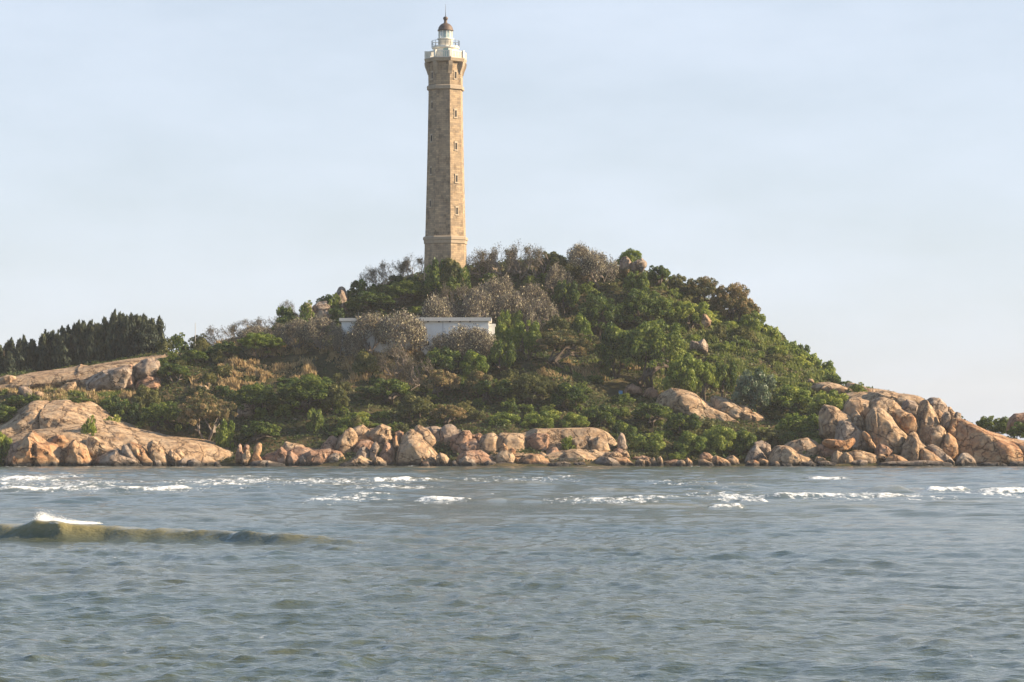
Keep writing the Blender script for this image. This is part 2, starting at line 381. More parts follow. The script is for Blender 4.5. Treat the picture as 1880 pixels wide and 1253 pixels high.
def crest(u0, u1, pts, height, front, back, foam_amt, seed, lean=0.0, trail=0.0, foam_w=None, hs=None):
    """a rolling wave whose crest runs through pts = [(u, v at its foot)...]"""
    global hh, foam, ddy, crest_glow
    P = sorted(pts); us = np.array([p[0] for p in P], float); Ys = np.array([vY(p[1]) for p in P])
    xs = (us - 940) / F * Ys
    yc = np.interp(xx, xs, Ys)
    yc = yc + (1.1 if not hs else 0.4) * vnoise(np.stack([xx * 0.25, 0 * xx + seed, 0 * xx], -1)) + 0.25 * vnoise(np.stack([xx * 0.9, 0 * xx + seed, 0 * xx], -1))
    xa, xb = (u0 - 940) / F * np.interp(u0, us, Ys), (u1 - 940) / F * np.interp(u1, us, Ys)
    L = xb - xa
    z_ = 0 * xx
    t = (xx - xa) / L + 0.06 * vnoise(np.stack([xx * 0.5, yy * 0.3, z_ + seed], -1))
    env = np.clip(np.minimum(t, 1 - t) * (5 if hs else 4 if foam_amt else 2.4), 0, 1); env = env * env * (3 - 2 * env)
    if hs: env = env * np.interp(xx, xs, np.array(hs))
    env = env * (0.85 + (0.05 if hs else 0.28) * vnoise(np.stack([xx * 0.35, z_ + seed * 3.1, z_], -1)) + (0.05 if hs else 0.16) * fbm(np.stack([xx * 1.3, yy * 0.5, z_ + seed], -1), 3))
    env = np.maximum(env, 0)
    d = yy - yc       # negative towards the camera
    prof = np.where(d < 0, np.exp(-(d / front) ** 2), np.exp(-(d / back) ** 2))
    hh = hh + height * env * prof
    crest_glow = np.maximum(crest_glow, np.clip(env * 1.6, 0, 1) * prof ** 1.5 * (0.85 if hs else 0.45 if pts[0][1] < 960 else 0.12))  # crests painted olive yellow as if the sun shone through them
    if lean: ddy = ddy - lean * env * prof ** 2
    if foam_amt > 0:
        fw = foam_w or front
        f = foam_amt * env * np.exp(-((d + fw * 0.35) / fw) ** 2)
        if trail: f = np.maximum(f, 0.62 * foam_amt * env * np.where(d > 0, np.exp(-(d / trail) ** 2), 0))
        foam = np.maximum(foam, f - 0.05)
# the long rolling wave on the left, not yet broken
crest(-260, 720, [(-260, 985), (-60, 990), (40, 992), (130, 993), (260, 994), (400, 996), (520, 999), (720, 1004)], 1.0, 0.85, 2.4, 0, 1, lean=0.55, hs=[0.60, 0.60, 0.70, 0.78, 0.58, 0.52, 0.42, 0.20])
crest(55, 135, [(55, 991), (135, 993)], 0.07, 0.9, 1.6, 0.36, 2, lean=0.3, foam_w=0.5)
# broken white crests
for (u0, u1, v, h_, fa, fr_, bk, sd_, tr) in [
    (-60, 118, 884, 0.55, 0.82, 2.4, 4, 11, 0), (-80, 60, 893, 0.25, 0.62, 1.6, 3, 12, 0),
    (-60, 440, 903, 0.50, 0.84, 1.5, 3, 13, 5), (60, 210, 899, 0.35, 0.55, 1.5, 3, 14, 0),
    (120, 330, 889, 0.20, 0.60, 2.0, 4, 15, 6), (300, 520, 884, 0.20, 0.62, 3.0, 4, 16, 8), (440, 700, 885, 0.18, 0.62, 3.2, 5, 17, 9),
    (300, 460, 891, 0.2, 0.62, 2.0, 4, 44, 0), (560, 700, 891, 0.15, 0.55, 2.5, 5, 45, 0),
    (655, 815, 885, 0.60, 0.90, 2.6, 4, 18, 0), (560, 640, 922, 0.28, 0.70, 1.0, 2, 19, 0), (650, 715, 911, 0.22, 0.66, 1.2, 2, 20, 0),
    (770, 862, 920, 0.45, 0.92, 1.3, 2.5, 21, 0), (700, 790, 919, 0.15, 0.50, 1.2, 2, 22, 0), (640, 760, 897, 0.16, 0.55, 2.2, 4, 23, 0),
    (1010, 1180, 921, 0.35, 0.74, 1.4, 3.0, 24, 0), (1160, 1240, 914, 0.2, 0.5, 1.5, 3, 25, 0),
    (1395, 1680, 914, 0.50, 0.86, 1.5, 3, 26, 3), (1280, 1340, 914, 0.22, 0.62, 1.3, 3, 27, 0), (1365, 1400, 922, 0.35, 0.60, 1.2, 2, 28, 0),
    (1310, 1352, 933, 0.28, 0.82, 0.9, 2, 29, 0), (1490, 1552, 881, 0.40, 0.84, 2.2, 3, 30, 0),
    (1700, 1778, 903, 0.50, 0.90, 1.6, 3, 31, 0), (1800, 1990, 906, 0.55, 0.92, 1.6, 3, 32, 0), (1640, 1700, 900, 0.30, 0.45, 1.6, 3, 33, 0),
    (1000, 1060, 877, 0.2, 0.55, 2.6, 4, 34, 0), (400, 460, 877, 0.2, 0.45, 2.6, 4, 35, 0)]:
    crest(u0 - 18, u1 + 18, [(u0, v), (u1, v)], h_ * 0.7, fr_, bk, fa * 1.02, sd_, trail=tr + 3)
# smooth olive humps without foam
for (u0, u1, v, h_, fr_, bk, sd_) in [(900, 1010, 892, 0.55, 2.4, 4, 51), (1080, 1190, 905, 0.55, 1.8, 3, 52), (1260, 1380, 896, 0.6, 2.0, 3.5, 53),
    (1600, 1660, 905, 0.6, 1.6, 3, 54), (1660, 1760, 1186, 0.13, 0.5, 1.0, 55), (60, 260, 897, 0.4, 1.8, 3, 56), (1470, 1600, 932, 0.25, 1.2, 2.4, 57),
    (1100, 1300, 930, 0.2, 1.2, 2.4, 58), (860, 1000, 922, 0.35, 1.2, 2.4, 59), (600, 800, 994, 0.2, 1.0, 2.4, 60), (1700, 1900, 925, 0.3, 1.2, 2.4, 61),
    (1480, 1620, 1043, 0.10, 0.7, 1.4, 62), (250, 430, 1145, 0.10, 0.5, 1.0, 63), (1270, 1500, 1172, 0.09, 0.5, 1.0, 64), (900, 1100, 1224, 0.07, 0.4, 0.8, 65),
    (200, 330, 1046, 0.12, 0.7, 1.4, 66), (1640, 1720, 1124, 0.12, 0.5, 1.0, 67), (1120, 1230, 1135, 0.08, 0.5, 1.0, 68)]:
    crest(u0 - 40, u1 + 40, [(u0, v), (u1, v)], h_ * 0.65, fr_ * 1.3, bk * 1.3, 0, sd_)
# drifting foam left behind by the breakers
for (u0, u1, v0, v1, am) in [(-80, 330, 882, 895, .5), (290, 570, 878, 890, .58), (470, 730, 879, 892, .55), (-80, 480, 895, 906, .52), (550, 730, 908, 923, .5), (980, 1260, 914, 925, .62),
        (630, 830, 892, 900, .55), (1260, 1420, 905, 921, .55), (1380, 1780, 907, 919, .58), (1760, 1960, 903, 915, .55), (780, 1120, 877, 888, .42), (1140, 1400, 880, 900, .36), (740, 880, 914, 924, .5), (-80, 160, 872, 884, .6)]:
    Ya, Yb = vY(v1), vY(v0); ym, yh = (Ya + Yb) / 2, (Yb - Ya) / 2
    xm_, xh = (u0 + u1 - 1880) / 2 / F * ym, (u1 - u0) / 2 / F * ym
    rr_ = np.clip(1 - ((xx - xm_) / xh) ** 2, 0, 1) * np.exp(-((yy - ym) / yh) ** 2 * 0.9)
    foam = np.maximum(foam, am * rr_ ** 0.6 - 0.05)
# wash along the shore
sh = np.exp(-((yy - 396.5) / 1.3) ** 2) * 0.55; foam = np.maximum(foam, sh - 0.12 + 0.15 * vnoise(np.stack([xx * 0.2, yy * 0.2, 0 * xx], -1)))
foam = foam + 0.06 * fbm(np.stack([xx * 0.3, yy * 0.12, 0 * xx], -1), 3)
edge = np.clip(np.minimum((Yr[:, None] - 22) / 3, np.minimum(412 - Yr[:, None], 6) / 6), 0, 1) * np.clip((0.235 - np.abs(sx_[None])) / 0.01, 0, 1)
Z = hh * edge
V = np.stack([xx + ddx * edge, yy + ddy * edge, Z], -1)
idx = np.arange(rows * cols).reshape(rows, cols)
q1 = np.stack([idx[:-1, :-1], idx[:-1, 1:], idx[1:, 1:], idx[1:, :-1]], -1).reshape(-1, 4)
V = V.reshape(-1, 3); fo_ = foam.reshape(-1); si_ = crest_glow.reshape(-1)
# calm continuation on every side so that the sea reaches the horizon
ex = [(-2600, -60), (2600, -60), (2600, 4000), (-2600, 4000)]
base = len(V)
ext = np.array([(x, y, 0) for x, y in ex])
c00, c10, c11, c01 = idx[0, 0], idx[0, -1], idx[-1, -1], idx[-1, 0]
V = np.concatenate([V, ext]); fo_ = np.concatenate([fo_, [-0.2] * 4]); si_ = np.concatenate([si_, [0] * 4])
polys = [tuple([base, base + 1, c10] + list(idx[0, ::-1][1:-1]) + [c00]), tuple([base + 1, base + 2, c11] + list(idx[::-1, -1][1:-1]) + [c10]),
         tuple([base + 2, base + 3, c01] + list(idx[-1, :][1:-1]) + [c11]), tuple([base + 3, base, c00] + list(idx[:, 0][1:-1]) + [c01])]
me = mesh_from('water', V, [q1] + [np.array([p]) for p in polys], wm, smooth=True, attrs={'foam': fo_, 'silt_and_glow': si_})
tag(link('water', me), 'choppy olive green sea with white breaking crests', None, kind='structure')

# spray blown off the rolling wave
def droplets(name, centre_uv, Y, w, h, n_, size, seed, label):
    r = np.random.default_rng(seed)
    c = np.array(W(*centre_uv, Y)); P = np.zeros((n_, 3))
    t = r.random(n_) ** 1.6
    P[:, 0] = c[0] + (t - 0.12) * w + r.normal(0, 0.1, n_); P[:, 1] = c[1] + r.normal(0, 0.25, n_)
    P[:, 2] = c[2] + np.abs(r.normal(0, 1, n_)) * h * np.exp(-t * 2.2)
    s = size * r.uniform(0.4, 1.3, n_)
    tet = np.array([(1, 1, 1), (-1, -1, 1), (-1, 1, -1), (1, -1, -1)]) * 0.5
    V = (P[:, None] + tet[None] * s[:, None, None]).reshape(-1, 3)
    k = np.arange(n_)[:, None] * 4
    Fc = np.concatenate([k + np.array([[0, 1, 2]]), k + np.array([[0, 3, 1]]), k + np.array([[0, 2, 3]]), k + np.array([[1, 3, 2]])])
    me = mesh_from(name, V, Fc, simple('white_spray', (0.85, 0.86, 0.86), 0.9, vary=0.02))
    tag(link(name, me), label, 'spray', kind='stuff')
droplets('sea_spray', (86, 962), vY(991), 2.0, 0.19, 6000, 0.015, 5, 'white spray blown off the curling crest of the wave on the left')

# ---------------------------------------------------------------- boulders
def ico(sub):
    bm = bmesh.new(); bmesh.ops.create_icosphere(bm, subdivisions=sub, radius=1)
    V = np.array([v.co[:] for v in bm.verts]); Fc = np.array([[v.index for v in f.verts] for f in bm.faces]); bm.free()
    return V, Fc
ICO = {k: ico(k) for k in (2, 3, 4, 5, 6)}

def rock(kind, pts, Y, label, mat='t', depth=None, rough=1.0, cuts=9, sub=None, seed=None, cat='boulder', group=None, tilt=0.0):
    """solid boulder: its real outline at distance Y, swollen to its own depth, with broken faces and weathering"""
    seed = seed if seed is not None else int(abs(pts[0][0] * 13 + pts[1][1] * 7)) % 9973
    r = np.random.default_rng(seed)
    pts = [(u, v + 9 if v >= 855 else v) for u, v in pts]
    P = np.array([[W(u, v, Y)[0], W(u, v, Y)[2]] for u, v in pts])
    Q = np.roll(P, -1, 0); cr_ = P[:, 0] * Q[:, 1] - Q[:, 0] * P[:, 1]; A = cr_.sum() / 2
    c = ((P + Q) * cr_[:, None]).sum(0) / (6 * A)
    w, h = np.ptp(P[:, 0]), np.ptp(P[:, 1])
    size = math.sqrt(w * h)
    D = depth if depth else 0.42 * (0.55 * w + 0.45 * h) + 0.2
    # radius of the outline in every direction
    T = 144; th = np.linspace(-math.pi, math.pi, T, endpoint=False); rr = np.full(T, 0.0)
    for a_, b_ in zip(P - c, Q - c):
        e = b_ - a_
        dirs = np.stack([np.cos(th), np.sin(th)], 1)
        den = dirs[:, 0] * e[1] - dirs[:, 1] * e[0]
        den = np.where(abs(den) < 1e-9, 1e-9, den)
        t = (a_[0] * e[1] - a_[1] * e[0]) / den; s = (a_[0] * dirs[:, 1] - a_[1] * dirs[:, 0]) / den
        ok = (t > 0) & (s >= -1e-6) & (s <= 1 + 1e-6)
        rr = np.where(ok, np.maximum(rr, t), rr)
    rr = np.where(rr <= 0, rr.mean(), rr)
    rr = rr * 1.12
    for _ in range(1): rr = 0.25 * np.roll(rr, 1) + 0.5 * rr + 0.25 * np.roll(rr, -1)
    if sub is None: sub = 5 if size > 5 else (4 if size > 1.6 else 3)
    V, Fc = ICO[sub]; p = V.copy()
    # broken faces, mostly on the front and on top
    for k in range(cuts * 2 + 4):
        nv = np.array([r.normal(0, 0.85), -abs(r.normal(0.8, 0.25)), r.normal(0.15, 0.75)]); nv /= np.linalg.norm(nv)
        d = r.uniform(0.56, 0.84); dd = p @ nv
        p = np.where((dd > d)[:, None], p - nv * (dd - d)[:, None] * 0.97, p)
    th_p = np.arctan2(p[:, 2], p[:, 0]); rho = np.hypot(p[:, 0], p[:, 2])
    R_ = np.interp(th_p, np.append(th, math.pi), np.append(rr, rr[0]))
    rho2 = np.clip(rho, 0, 1) ** 0.72
    X = c[0] + R_ * rho2 * np.cos(th_p); Zc = c[1] + R_ * rho2 * np.sin(th_p)
    Yc = Y + D * np.sign(p[:, 1]) * np.abs(p[:, 1]) ** 0.7 + tilt * (Zc - c[1])
    Wd = np.stack([X, Yc, Zc], 1)
    nrm = p / (np.linalg.norm(p, axis=1)[:, None] + 1e-9)
    f = 1.5 / max(size, 1.2)
    n1 = fbm(Wd * f * 1.1 + seed, 5, 0.52); rid = 1 - np.abs(fbm(Wd * f * 1.6 + seed * 2.7, 4, 0.55)) * 2
    # joints: narrow clefts running through the block
    jt = np.abs(vnoise(Wd * np.array([0.55, 0.55, 0.16]) * f * 1.6 + seed * 1.3)); cleft = -np.exp(-(jt / 0.035) ** 2)
    amp = 0.05 * size * rough
    disp = amp * (0.75 * n1 + 0.7 * rid) + cleft * 0.07 * size * rough
    disp = np.clip(disp, -0.22 * size, 0.12 * size)
    mask = 0.30 + 0.70 * np.clip(-p[:, 1] * 1.5 + 0.1, 0, 1)
    Wd = Wd + nrm * np.array([w / size, 1, h / size]) * (disp * mask)[:, None]
    org = np.array([c[0], Y, P[:, 1].min()])
    me = mesh_from(kind, Wd - org, Fc, RM[mat], smooth=True)
    o = link(kind, me, loc=tuple(org))
    try: me.set_sharp_from_angle(angle=R(30))
    except Exception: pass
    return tag(o, label, cat, group)

FR, M1, M2, B1, B2 = 398.5, 401.0, 404.0, 407.0, 411.0
RK = []
def K(label, mat, Y, *pts, kind='boulder', **kw): rock(kind, list(pts), Y, label, mat, **kw)

# left foreground: bare whaleback dome with broken rocks at its foot
K('broad bare granite dome with dark hollow at the far left', 't', 414, (-60, 830), (-40, 790), (0, 774), (25, 756), (60, 742), (110, 739), (148, 741), (172, 755), (200, 772), (240, 785), (240, 820), (100, 840), kind='rock_dome', cat='rock', depth=9, cuts=3, rough=1.1, sub=6, tilt=0.5)
K('long smooth granite slab sloping right down to the water from the bare dome', 't', 408, (-60, 862), (-50, 812), (0, 796), (60, 784), (140, 783), (200, 786), (245, 792), (295, 803), (340, 808), (385, 815), (412, 830), (436, 846), (446, 858), (200, 870), kind='rock_slab', cat='rock', depth=8, cuts=2, rough=.8, sub=6, tilt=0.45)
K('tall jagged ochre rock at the far left waterline below the dome', 'o', 399.5, (14, 857), (19, 836), (27, 818), (42, 806), (55, 792), (62, 795), (76, 808), (95, 812), (110, 829), (121, 843), (127, 857), cuts=14, rough=1.9)
K('dark red weathered rock at the left edge of the jagged ochre rock', 'r', 398.4, (6, 857), (14, 835), (24, 814), (34, 816), (40, 832), (33, 846), (28, 857), cuts=9, rough=1.8)
K('rounded ochre boulder with hollowed foot beside the jagged ochre rock', 'o', 399.5, (116, 857), (117, 832), (122, 815), (134, 809), (147, 815), (164, 828), (172, 845), (176, 857), rough=1.5, cuts=8)
K('sharp ridged pale boulder lit along its back behind the hollowed one', 't', 401.5, (152, 840), (157, 818), (164, 802), (176, 804), (192, 811), (212, 826), (200, 838), (172, 848))
K('small cracked ochre block wedged above the hollowed boulder', 'o', 402.5, (88, 812), (104, 799), (118, 801), (130, 811), (120, 826), (98, 824), rough=1.4)
K('low grey and ochre boulder at the water, left of three leaning ones', 'g', 398.6, (172, 857), (178, 843), (195, 832), (215, 825), (236, 838), (256, 847), (264, 857), cuts=10, rough=1.6)
K('slim leaning slab with white streaks beside the low grey boulder', 'g', 399.4, (220, 838), (224, 817), (232, 817), (252, 836), (264, 852), (252, 857), (238, 846))
K('leaning orange boulder with its foot in the water, first of three', 'o', 399.8, (230, 820), (239, 812), (258, 818), (274, 835), (284, 850), (281, 857), (262, 857), (248, 838))
K('tall leaning boulder with a dark left flank, second of three', 't', 400.2, (268, 822), (271, 814), (279, 810), (290, 816), (304, 833), (312, 848), (309, 857), (288, 857), (275, 842))
K('small cone of pale rock, third in the leaning row below the slab', 't', 400.4, (306, 853), (308, 834), (314, 826), (325, 835), (334, 846), (330, 855))
K('tiny rounded knob of rock on the pale slab above the cone', 't', 402.0, (321, 833), (324, 825), (332, 828), (339, 838), (333, 842), (325, 840))
K('dark wet rock at the waterline just right of the pale cone', 'g', 398.2, (322, 857), (326, 847), (336, 840), (345, 844), (347, 857))
K('low dark wet rock in the middle of the slab foot', 'g', 398.0, (339, 858), (345, 847), (356, 842), (367, 849), (374, 858), rough=1.5)
K('black wet rock under the right tip of the pale slab', 'g', 397.8, (388, 858), (393, 849), (401, 848), (412, 857))
K('small dark rock at the foot of the second leaning boulder', 'g', 397.9, (281, 857), (284, 846), (293, 845), (301, 857))
K('small striped rock at the foot of the hollowed boulder', 'g', 397.9, (92, 857), (96, 847), (104, 846), (110, 857))
K('low brown rock at the foot of the jagged ochre rock', 'o', 397.9, (60, 857), (64, 843), (76, 842), (84, 852), (92, 857), rough=1.5)
K('long low ledge of pale rock lying right of the green bush on the dome', 't', 412, (186, 778), (190, 772), (210, 774), (232, 784), (236, 789), (214, 788), kind='rock_slab', cat='rock')

# between the slab and the middle heap
K('upright narrow orange standing stone near the right end of the slab', 'o', 400.5, (460, 850), (463, 836), (466, 820), (470, 814), (476, 812), (480, 817), (479, 830), (475, 838), (481, 843), (479, 851), (466, 852), cuts=3, rough=.6, cat='boulder')
K('thin blade of rock with a lit right rim left of the standing stone', 't', 399.8, (445, 854), (446, 836), (452, 826), (457, 829), (460, 840), (456, 850), (450, 856), cuts=4)
K('brown split rock touching the right tip of the slab', 'r', 401.5, (432, 852), (433, 828), (438, 815), (443, 819), (444, 830), (450, 836), (448, 854))
K('small round brown stone perched between the split rock and the standing stone', 'r', 403, (446, 832), (448, 819), (452, 815), (457, 819), (458, 834))
K('squat brown rock right of the standing stone', 'r', 402, (478, 856), (481, 841), (490, 834), (500, 833), (508, 841), (509, 857), cuts=4)
K('long flat slab awash right of the standing stone', 'g', 398.0, (446, 858), (460, 849), (482, 846), (506, 849), (522, 852), (532, 858), kind='rock_slab', cat='rock', cuts=4)
K('angular block with lit flat top crowning the small heap', 't', 404, (505, 845), (512, 828), (517, 820), (525, 812), (540, 815), (556, 817), (561, 825), (561, 834), (545, 840), (524, 842), cuts=9, rough=.8)
K('narrow shaded block with a lit notch under the angular block', 'r', 401.2, (505, 857), (506, 838), (511, 826), (516, 821), (523, 828), (528, 834), (528, 857), cuts=5)
K('shaded block beside the notch with a crumbling lit top', 'r', 401, (526, 857), (526, 830), (534, 826), (541, 835), (550, 840), (550, 857), cuts=5)
K('small shaded block between two tall vertical cracks', 'g', 400.8, (548, 857), (549, 842), (556, 837), (563, 843), (564, 857), cuts=4)
K('wide square brown block with vertical sides at the waterline', 'r', 401, (562, 857), (562, 838), (570, 829), (590, 828), (598, 834), (601, 842), (601, 857), cuts=6, rough=.7)
K('square grey block right of the wide brown block', 'g', 401, (600, 857), (600, 840), (607, 834), (618, 833), (624, 840), (624, 857), cuts=4)
K('pointed brown boulder behind the square blocks', 'r', 405, (582, 834), (593, 817), (604, 804), (610, 801), (618, 807), (620, 822), (616, 842), (600, 842))

K('low shelf of brown granite behind the square blocks', 'r', 403.5, (486, 862), (494, 838), (512, 826), (545, 822), (580, 826), (612, 818), (640, 826), (652, 862), kind='rock_shelf', cat='rock', rough=1.3, sub=5, depth=3)
K('shaded granite mass that the middle heap leans against', 'r', 408, (604, 862), (612, 824), (632, 797), (660, 789), (700, 788), (722, 802), (738, 824), (742, 862), kind='rock_mass', cat='rock', rough=1.3, sub=5, depth=3.5)
K('shaded granite mass behind the huge triangular boulder', 'g', 409.5, (722, 862), (730, 806), (750, 794), (790, 790), (840, 792), (876, 800), (896, 826), (900, 862), kind='rock_mass', cat='rock', rough=1.3, sub=5, depth=3.5)
K('low brown rock shelf running under the boulders of the headland foot', 't', 402.5, (860, 862), (880, 838), (930, 828), (1000, 832), (1060, 826), (1120, 832), (1160, 844), (1180, 862), kind='rock_shelf', cat='rock', rough=1.4, sub=5, depth=2.5)
# middle heap left
K('large pointed boulder with a smooth shaded face at the left of the middle heap', 't', 404.5, (614, 848), (617, 825), (624, 808), (635, 792), (642, 786), (650, 791), (656, 803), (655, 814), (652, 835), (645, 850), rough=.7)
K('rounded crest boulder with a bright top behind the pointed one', 't', 407.5, (640, 800), (645, 785), (656, 781), (666, 782), (677, 790), (692, 803), (690, 822), (665, 825), (648, 815))
K('craggy boulder with an overhanging beak at the top of the middle heap', 't', 407, (674, 806), (680, 789), (690, 784), (698, 780), (709, 782), (718, 785), (716, 795), (721, 806), (712, 816), (690, 820), cuts=10, rough=1.3)
K('wedge of rock with a lit edge under the beaked boulder', 't', 404.8, (692, 820), (696, 806), (701, 797), (710, 803), (718, 812), (717, 826), (700, 830))
K('broad shaded boulder in the hollow of the middle heap', 'r', 404, (646, 838), (650, 818), (660, 807), (674, 808), (686, 816), (684, 830), (676, 846), (655, 848))
K('domed grey boulder low in the middle heap', 'g', 401.5, (650, 852), (653, 836), (660, 825), (671, 822), (680, 829), (682, 850), cuts=4, rough=.6)
K('jagged small boulder right of the domed grey one', 'g', 401.3, (679, 850), (678, 828), (683, 816), (691, 811), (697, 822), (692, 836), (690, 852), rough=1.3)
K('steep triangular brown boulder with a lit tip', 'r', 401.8, (684, 857), (694, 838), (702, 826), (707, 810), (713, 811), (720, 819), (724, 832), (729, 857), cuts=4, rough=.6)
K('small pink block jammed between the two big heaps', 'o', 404.6, (720, 826), (721, 808), (725, 800), (733, 805), (734, 816), (733, 834), (724, 838))
K('low boulder with parallel lit ridges at the foot of the middle heap', 't', 398.7, (612, 858), (624, 850), (645, 842), (658, 838), (674, 842), (688, 850), (700, 858), cuts=7, rough=1.6)
K('cracked low boulder pointing right into the water', 't', 398.4, (680, 857), (684, 845), (690, 840), (697, 841), (708, 848), (716, 858), cuts=7, rough=1.6)
K('small orange tipped rock above the low ridged boulder', 'o', 401, (617, 850), (619, 838), (624, 832), (632, 838), (640, 850), (630, 856))

# the huge triangular boulder
K('huge triangular brown boulder with a lit right shoulder in mid shore', 't', 401.5, (722, 857), (732, 836), (737, 818), (746, 803), (757, 800), (768, 805), (784, 814), (798, 825), (806, 838), (810, 857), cuts=5, rough=.6, sub=5)
K('rounded boulder peering over the huge triangular one', 't', 405, (734, 818), (738, 800), (746, 793), (756, 789), (768, 791), (777, 800), (778, 812), (760, 820), (744, 824))
K('long ridge boulder running down behind the huge triangular one', 't', 406, (757, 797), (762, 784), (768, 781), (776, 784), (790, 793), (800, 804), (803, 818), (802, 832), (786, 826), (772, 812))
K('pale fluted boulder at the right foot of the huge triangular one', 't', 399.4, (800, 857), (800, 838), (808, 833), (818, 837), (825, 845), (829, 857), cuts=4, rough=1.5)
K('small round boulder in the gap between the two middle heaps', 'r', 407.5, (724, 806), (726, 795), (733, 791), (741, 794), (740, 808))
K('tall shaded boulder standing behind the ridge boulder', 'g', 409, (786, 800), (790, 785), (800, 781), (811, 784), (816, 796), (812, 825), (800, 840), (790, 822), rough=.7)
K('very tall dark boulder with slanting grooves above the fluted one', 'g', 408, (806, 850), (806, 815), (810, 790), (818, 782), (829, 781), (837, 788), (839, 800), (832, 818), (824, 850), rough=1.2)
K('small low rock at the foot of the huge triangular boulder', 'r', 398.0, (768, 857), (775, 848), (785, 848), (794, 857))

# headland wall in the middle
K('wide flat topped granite headland behind the middle shore boulders', 't', 410, (868, 850), (872, 812), (884, 800), (920, 795), (985, 791), (1040, 790), (1085, 789), (1106, 800), (1126, 824), (1140, 850), kind='rock_headland', cat='rock', depth=6.5, cuts=4, rough=.5, sub=6)
K('tall shaded boulder left of the flat topped headland', 'r', 406, (826, 850), (826, 818), (830, 803), (840, 795), (850, 788), (862, 789), (866, 800), (862, 816), (850, 850))
K('shaded squat boulder against the left end of the headland', 'r', 404.5, (838, 850), (842, 820), (854, 809), (872, 807), (887, 815), (892, 832), (880, 848))
K('small shaded block on the left shoulder of the headland', 'r', 408, (860, 812), (866, 799), (880, 795), (887, 803), (886, 816), (868, 820))
K('smooth wall of shaded rock at the left of the headland face', 't', 404.5, (874, 842), (876, 812), (884, 800), (905, 796), (914, 804), (919, 822), (916, 842), rough=.5, cuts=4)
K('smooth bulging buttress with a bright split in the headland face', 't', 404.8, (916, 838), (914, 806), (920, 797), (943, 796), (958, 799), (964, 812), (962, 836), rough=.6, cuts=4)
K('hollowed red stained wall in the centre of the headland face', 'r', 405.5, (960, 842), (961, 806), (980, 799), (1004, 800), (1010, 812), (1004, 840), rough=1.7, cuts=9)
K('striped red sloping boulder low at the left of the headland', 'r', 400, (832, 857), (841, 838), (860, 831), (880, 827), (890, 833), (905, 842), (915, 852), (912, 857), cuts=6, rough=1.3)
K('pale fluted low boulder in front of the striped red one', 'g', 398.5, (841, 858), (845, 843), (858, 839), (872, 843), (881, 856), cuts=5, rough=1.5)
K('little rounded rock between the fluted boulders', 'g', 398.2, (828, 858), (830, 848), (836, 845), (843, 851), (843, 858))
K('smooth egg shaped boulder sitting before the headland', 't', 400.2, (910, 856), (911, 836), (918, 830), (928, 828), (938, 832), (944, 841), (943, 856), cuts=3, rough=.6)
K('small round stone balanced above the egg shaped boulder', 'o', 402, (917, 830), (919, 819), (925, 815), (931, 820), (933, 828), (926, 832), cuts=2)
K('small lit stone right of the balanced round stone', 'o', 401.8, (931, 832), (935, 825), (941, 822), (946, 827), (946, 834), (937, 836), cuts=3)
K('small orange rock in the gap right of the egg shaped boulder', 'o', 400.8, (944, 856), (947, 840), (954, 836), (962, 839), (964, 856))
K('dark cleft boulder at the waterline left of the long ledges', 'g', 398.2, (882, 858), (887, 850), (897, 846), (909, 849), (915, 858), rough=1.4)
K('long flat dark ledge awash below the egg shaped boulder', 'g', 397.8, (904, 858), (918, 850), (940, 850), (958, 853), (970, 858), kind='rock_slab', cat='rock', cuts=4)
K('large golden rounded boulder at the waterline before the headland', 'o', 399.4, (956, 857), (961, 842), (974, 833), (990, 835), (1004, 843), (1012, 852), (1008, 857), cuts=4, rough=.8)
K('small cone rock behind the large golden boulder', 't', 401.6, (986, 846), (989, 834), (995, 830), (1002, 834), (1008, 848))
K('brown boulder in front of the bush on the headland', 'r', 403, (998, 850), (1004, 828), (1012, 821), (1021, 822), (1026, 832), (1024, 852), rough=.8)
K('long low ledge awash right of the golden boulder', 'g', 397.8, (996, 858), (1008, 850), (1030, 848), (1050, 851), (1054, 858), kind='rock_slab', cat='rock', cuts=4)
K('flat dark ledge end curling at the waterline', 'g', 397.8, (1050, 858), (1054, 850), (1072, 849), (1080, 853), (1082, 858), kind='rock_slab', cat='rock', cuts=3)
K('broad pink boulder low in the centre of the headland foot', 't', 400.8, (1022, 857), (1025, 840), (1034, 829), (1050, 826), (1074, 830), (1092, 842), (1092, 857), cuts=6, rough=.9)
K('rounded brown boulder right above the broad pink one', 't', 402.8, (1076, 842), (1080, 829), (1092, 826), (1101, 832), (1106, 844), (1096, 850))
K('humped boulder with a grey crust at the right of the headland foot', 'g', 399, (1086, 858), (1092, 846), (1105, 840), (1120, 842), (1136, 850), (1150, 858), cuts=6, rough=1.2)
K('long golden boulder tapering right to the water', 'o', 400.3, (1106, 850), (1124, 837), (1140, 838), (1155, 841), (1168, 852), (1176, 858), (1140, 858), cuts=5)
K('lit boulder with a small cave on the headland slope', 't', 404.4, (1082, 836), (1084, 814), (1090, 805), (1100, 802), (1112, 811), (1124, 830), (1112, 838), rough=1.1)
K('small pitted knob at the top of the headland slope', 'g', 406, (1070, 812), (1073, 798), (1080, 796), (1087, 803), (1088, 814), (1078, 820))
K('smooth lit rib of rock beside the bush on the headland', 't', 404.6, (1048, 832), (1052, 808), (1064, 803), (1074, 810), (1084, 826), (1078, 838), rough=.7, cuts=4)
K('narrow grey standing slab against the green thicket', 'g', 405.5, (1133, 832), (1135, 806), (1140, 797), (1146, 799), (1150, 810), (1152, 836), cuts=3, rough=.7)
K('rounded brown stone at the foot of the standing slab', 'r', 403, (1124, 836), (1128, 826), (1135, 822), (1143, 827), (1146, 838))
K('pale upright block right of the rounded brown stone', 't', 402.5, (1142, 844), (1144, 831), (1152, 829), (1155, 834), (1156, 845), cuts=4)
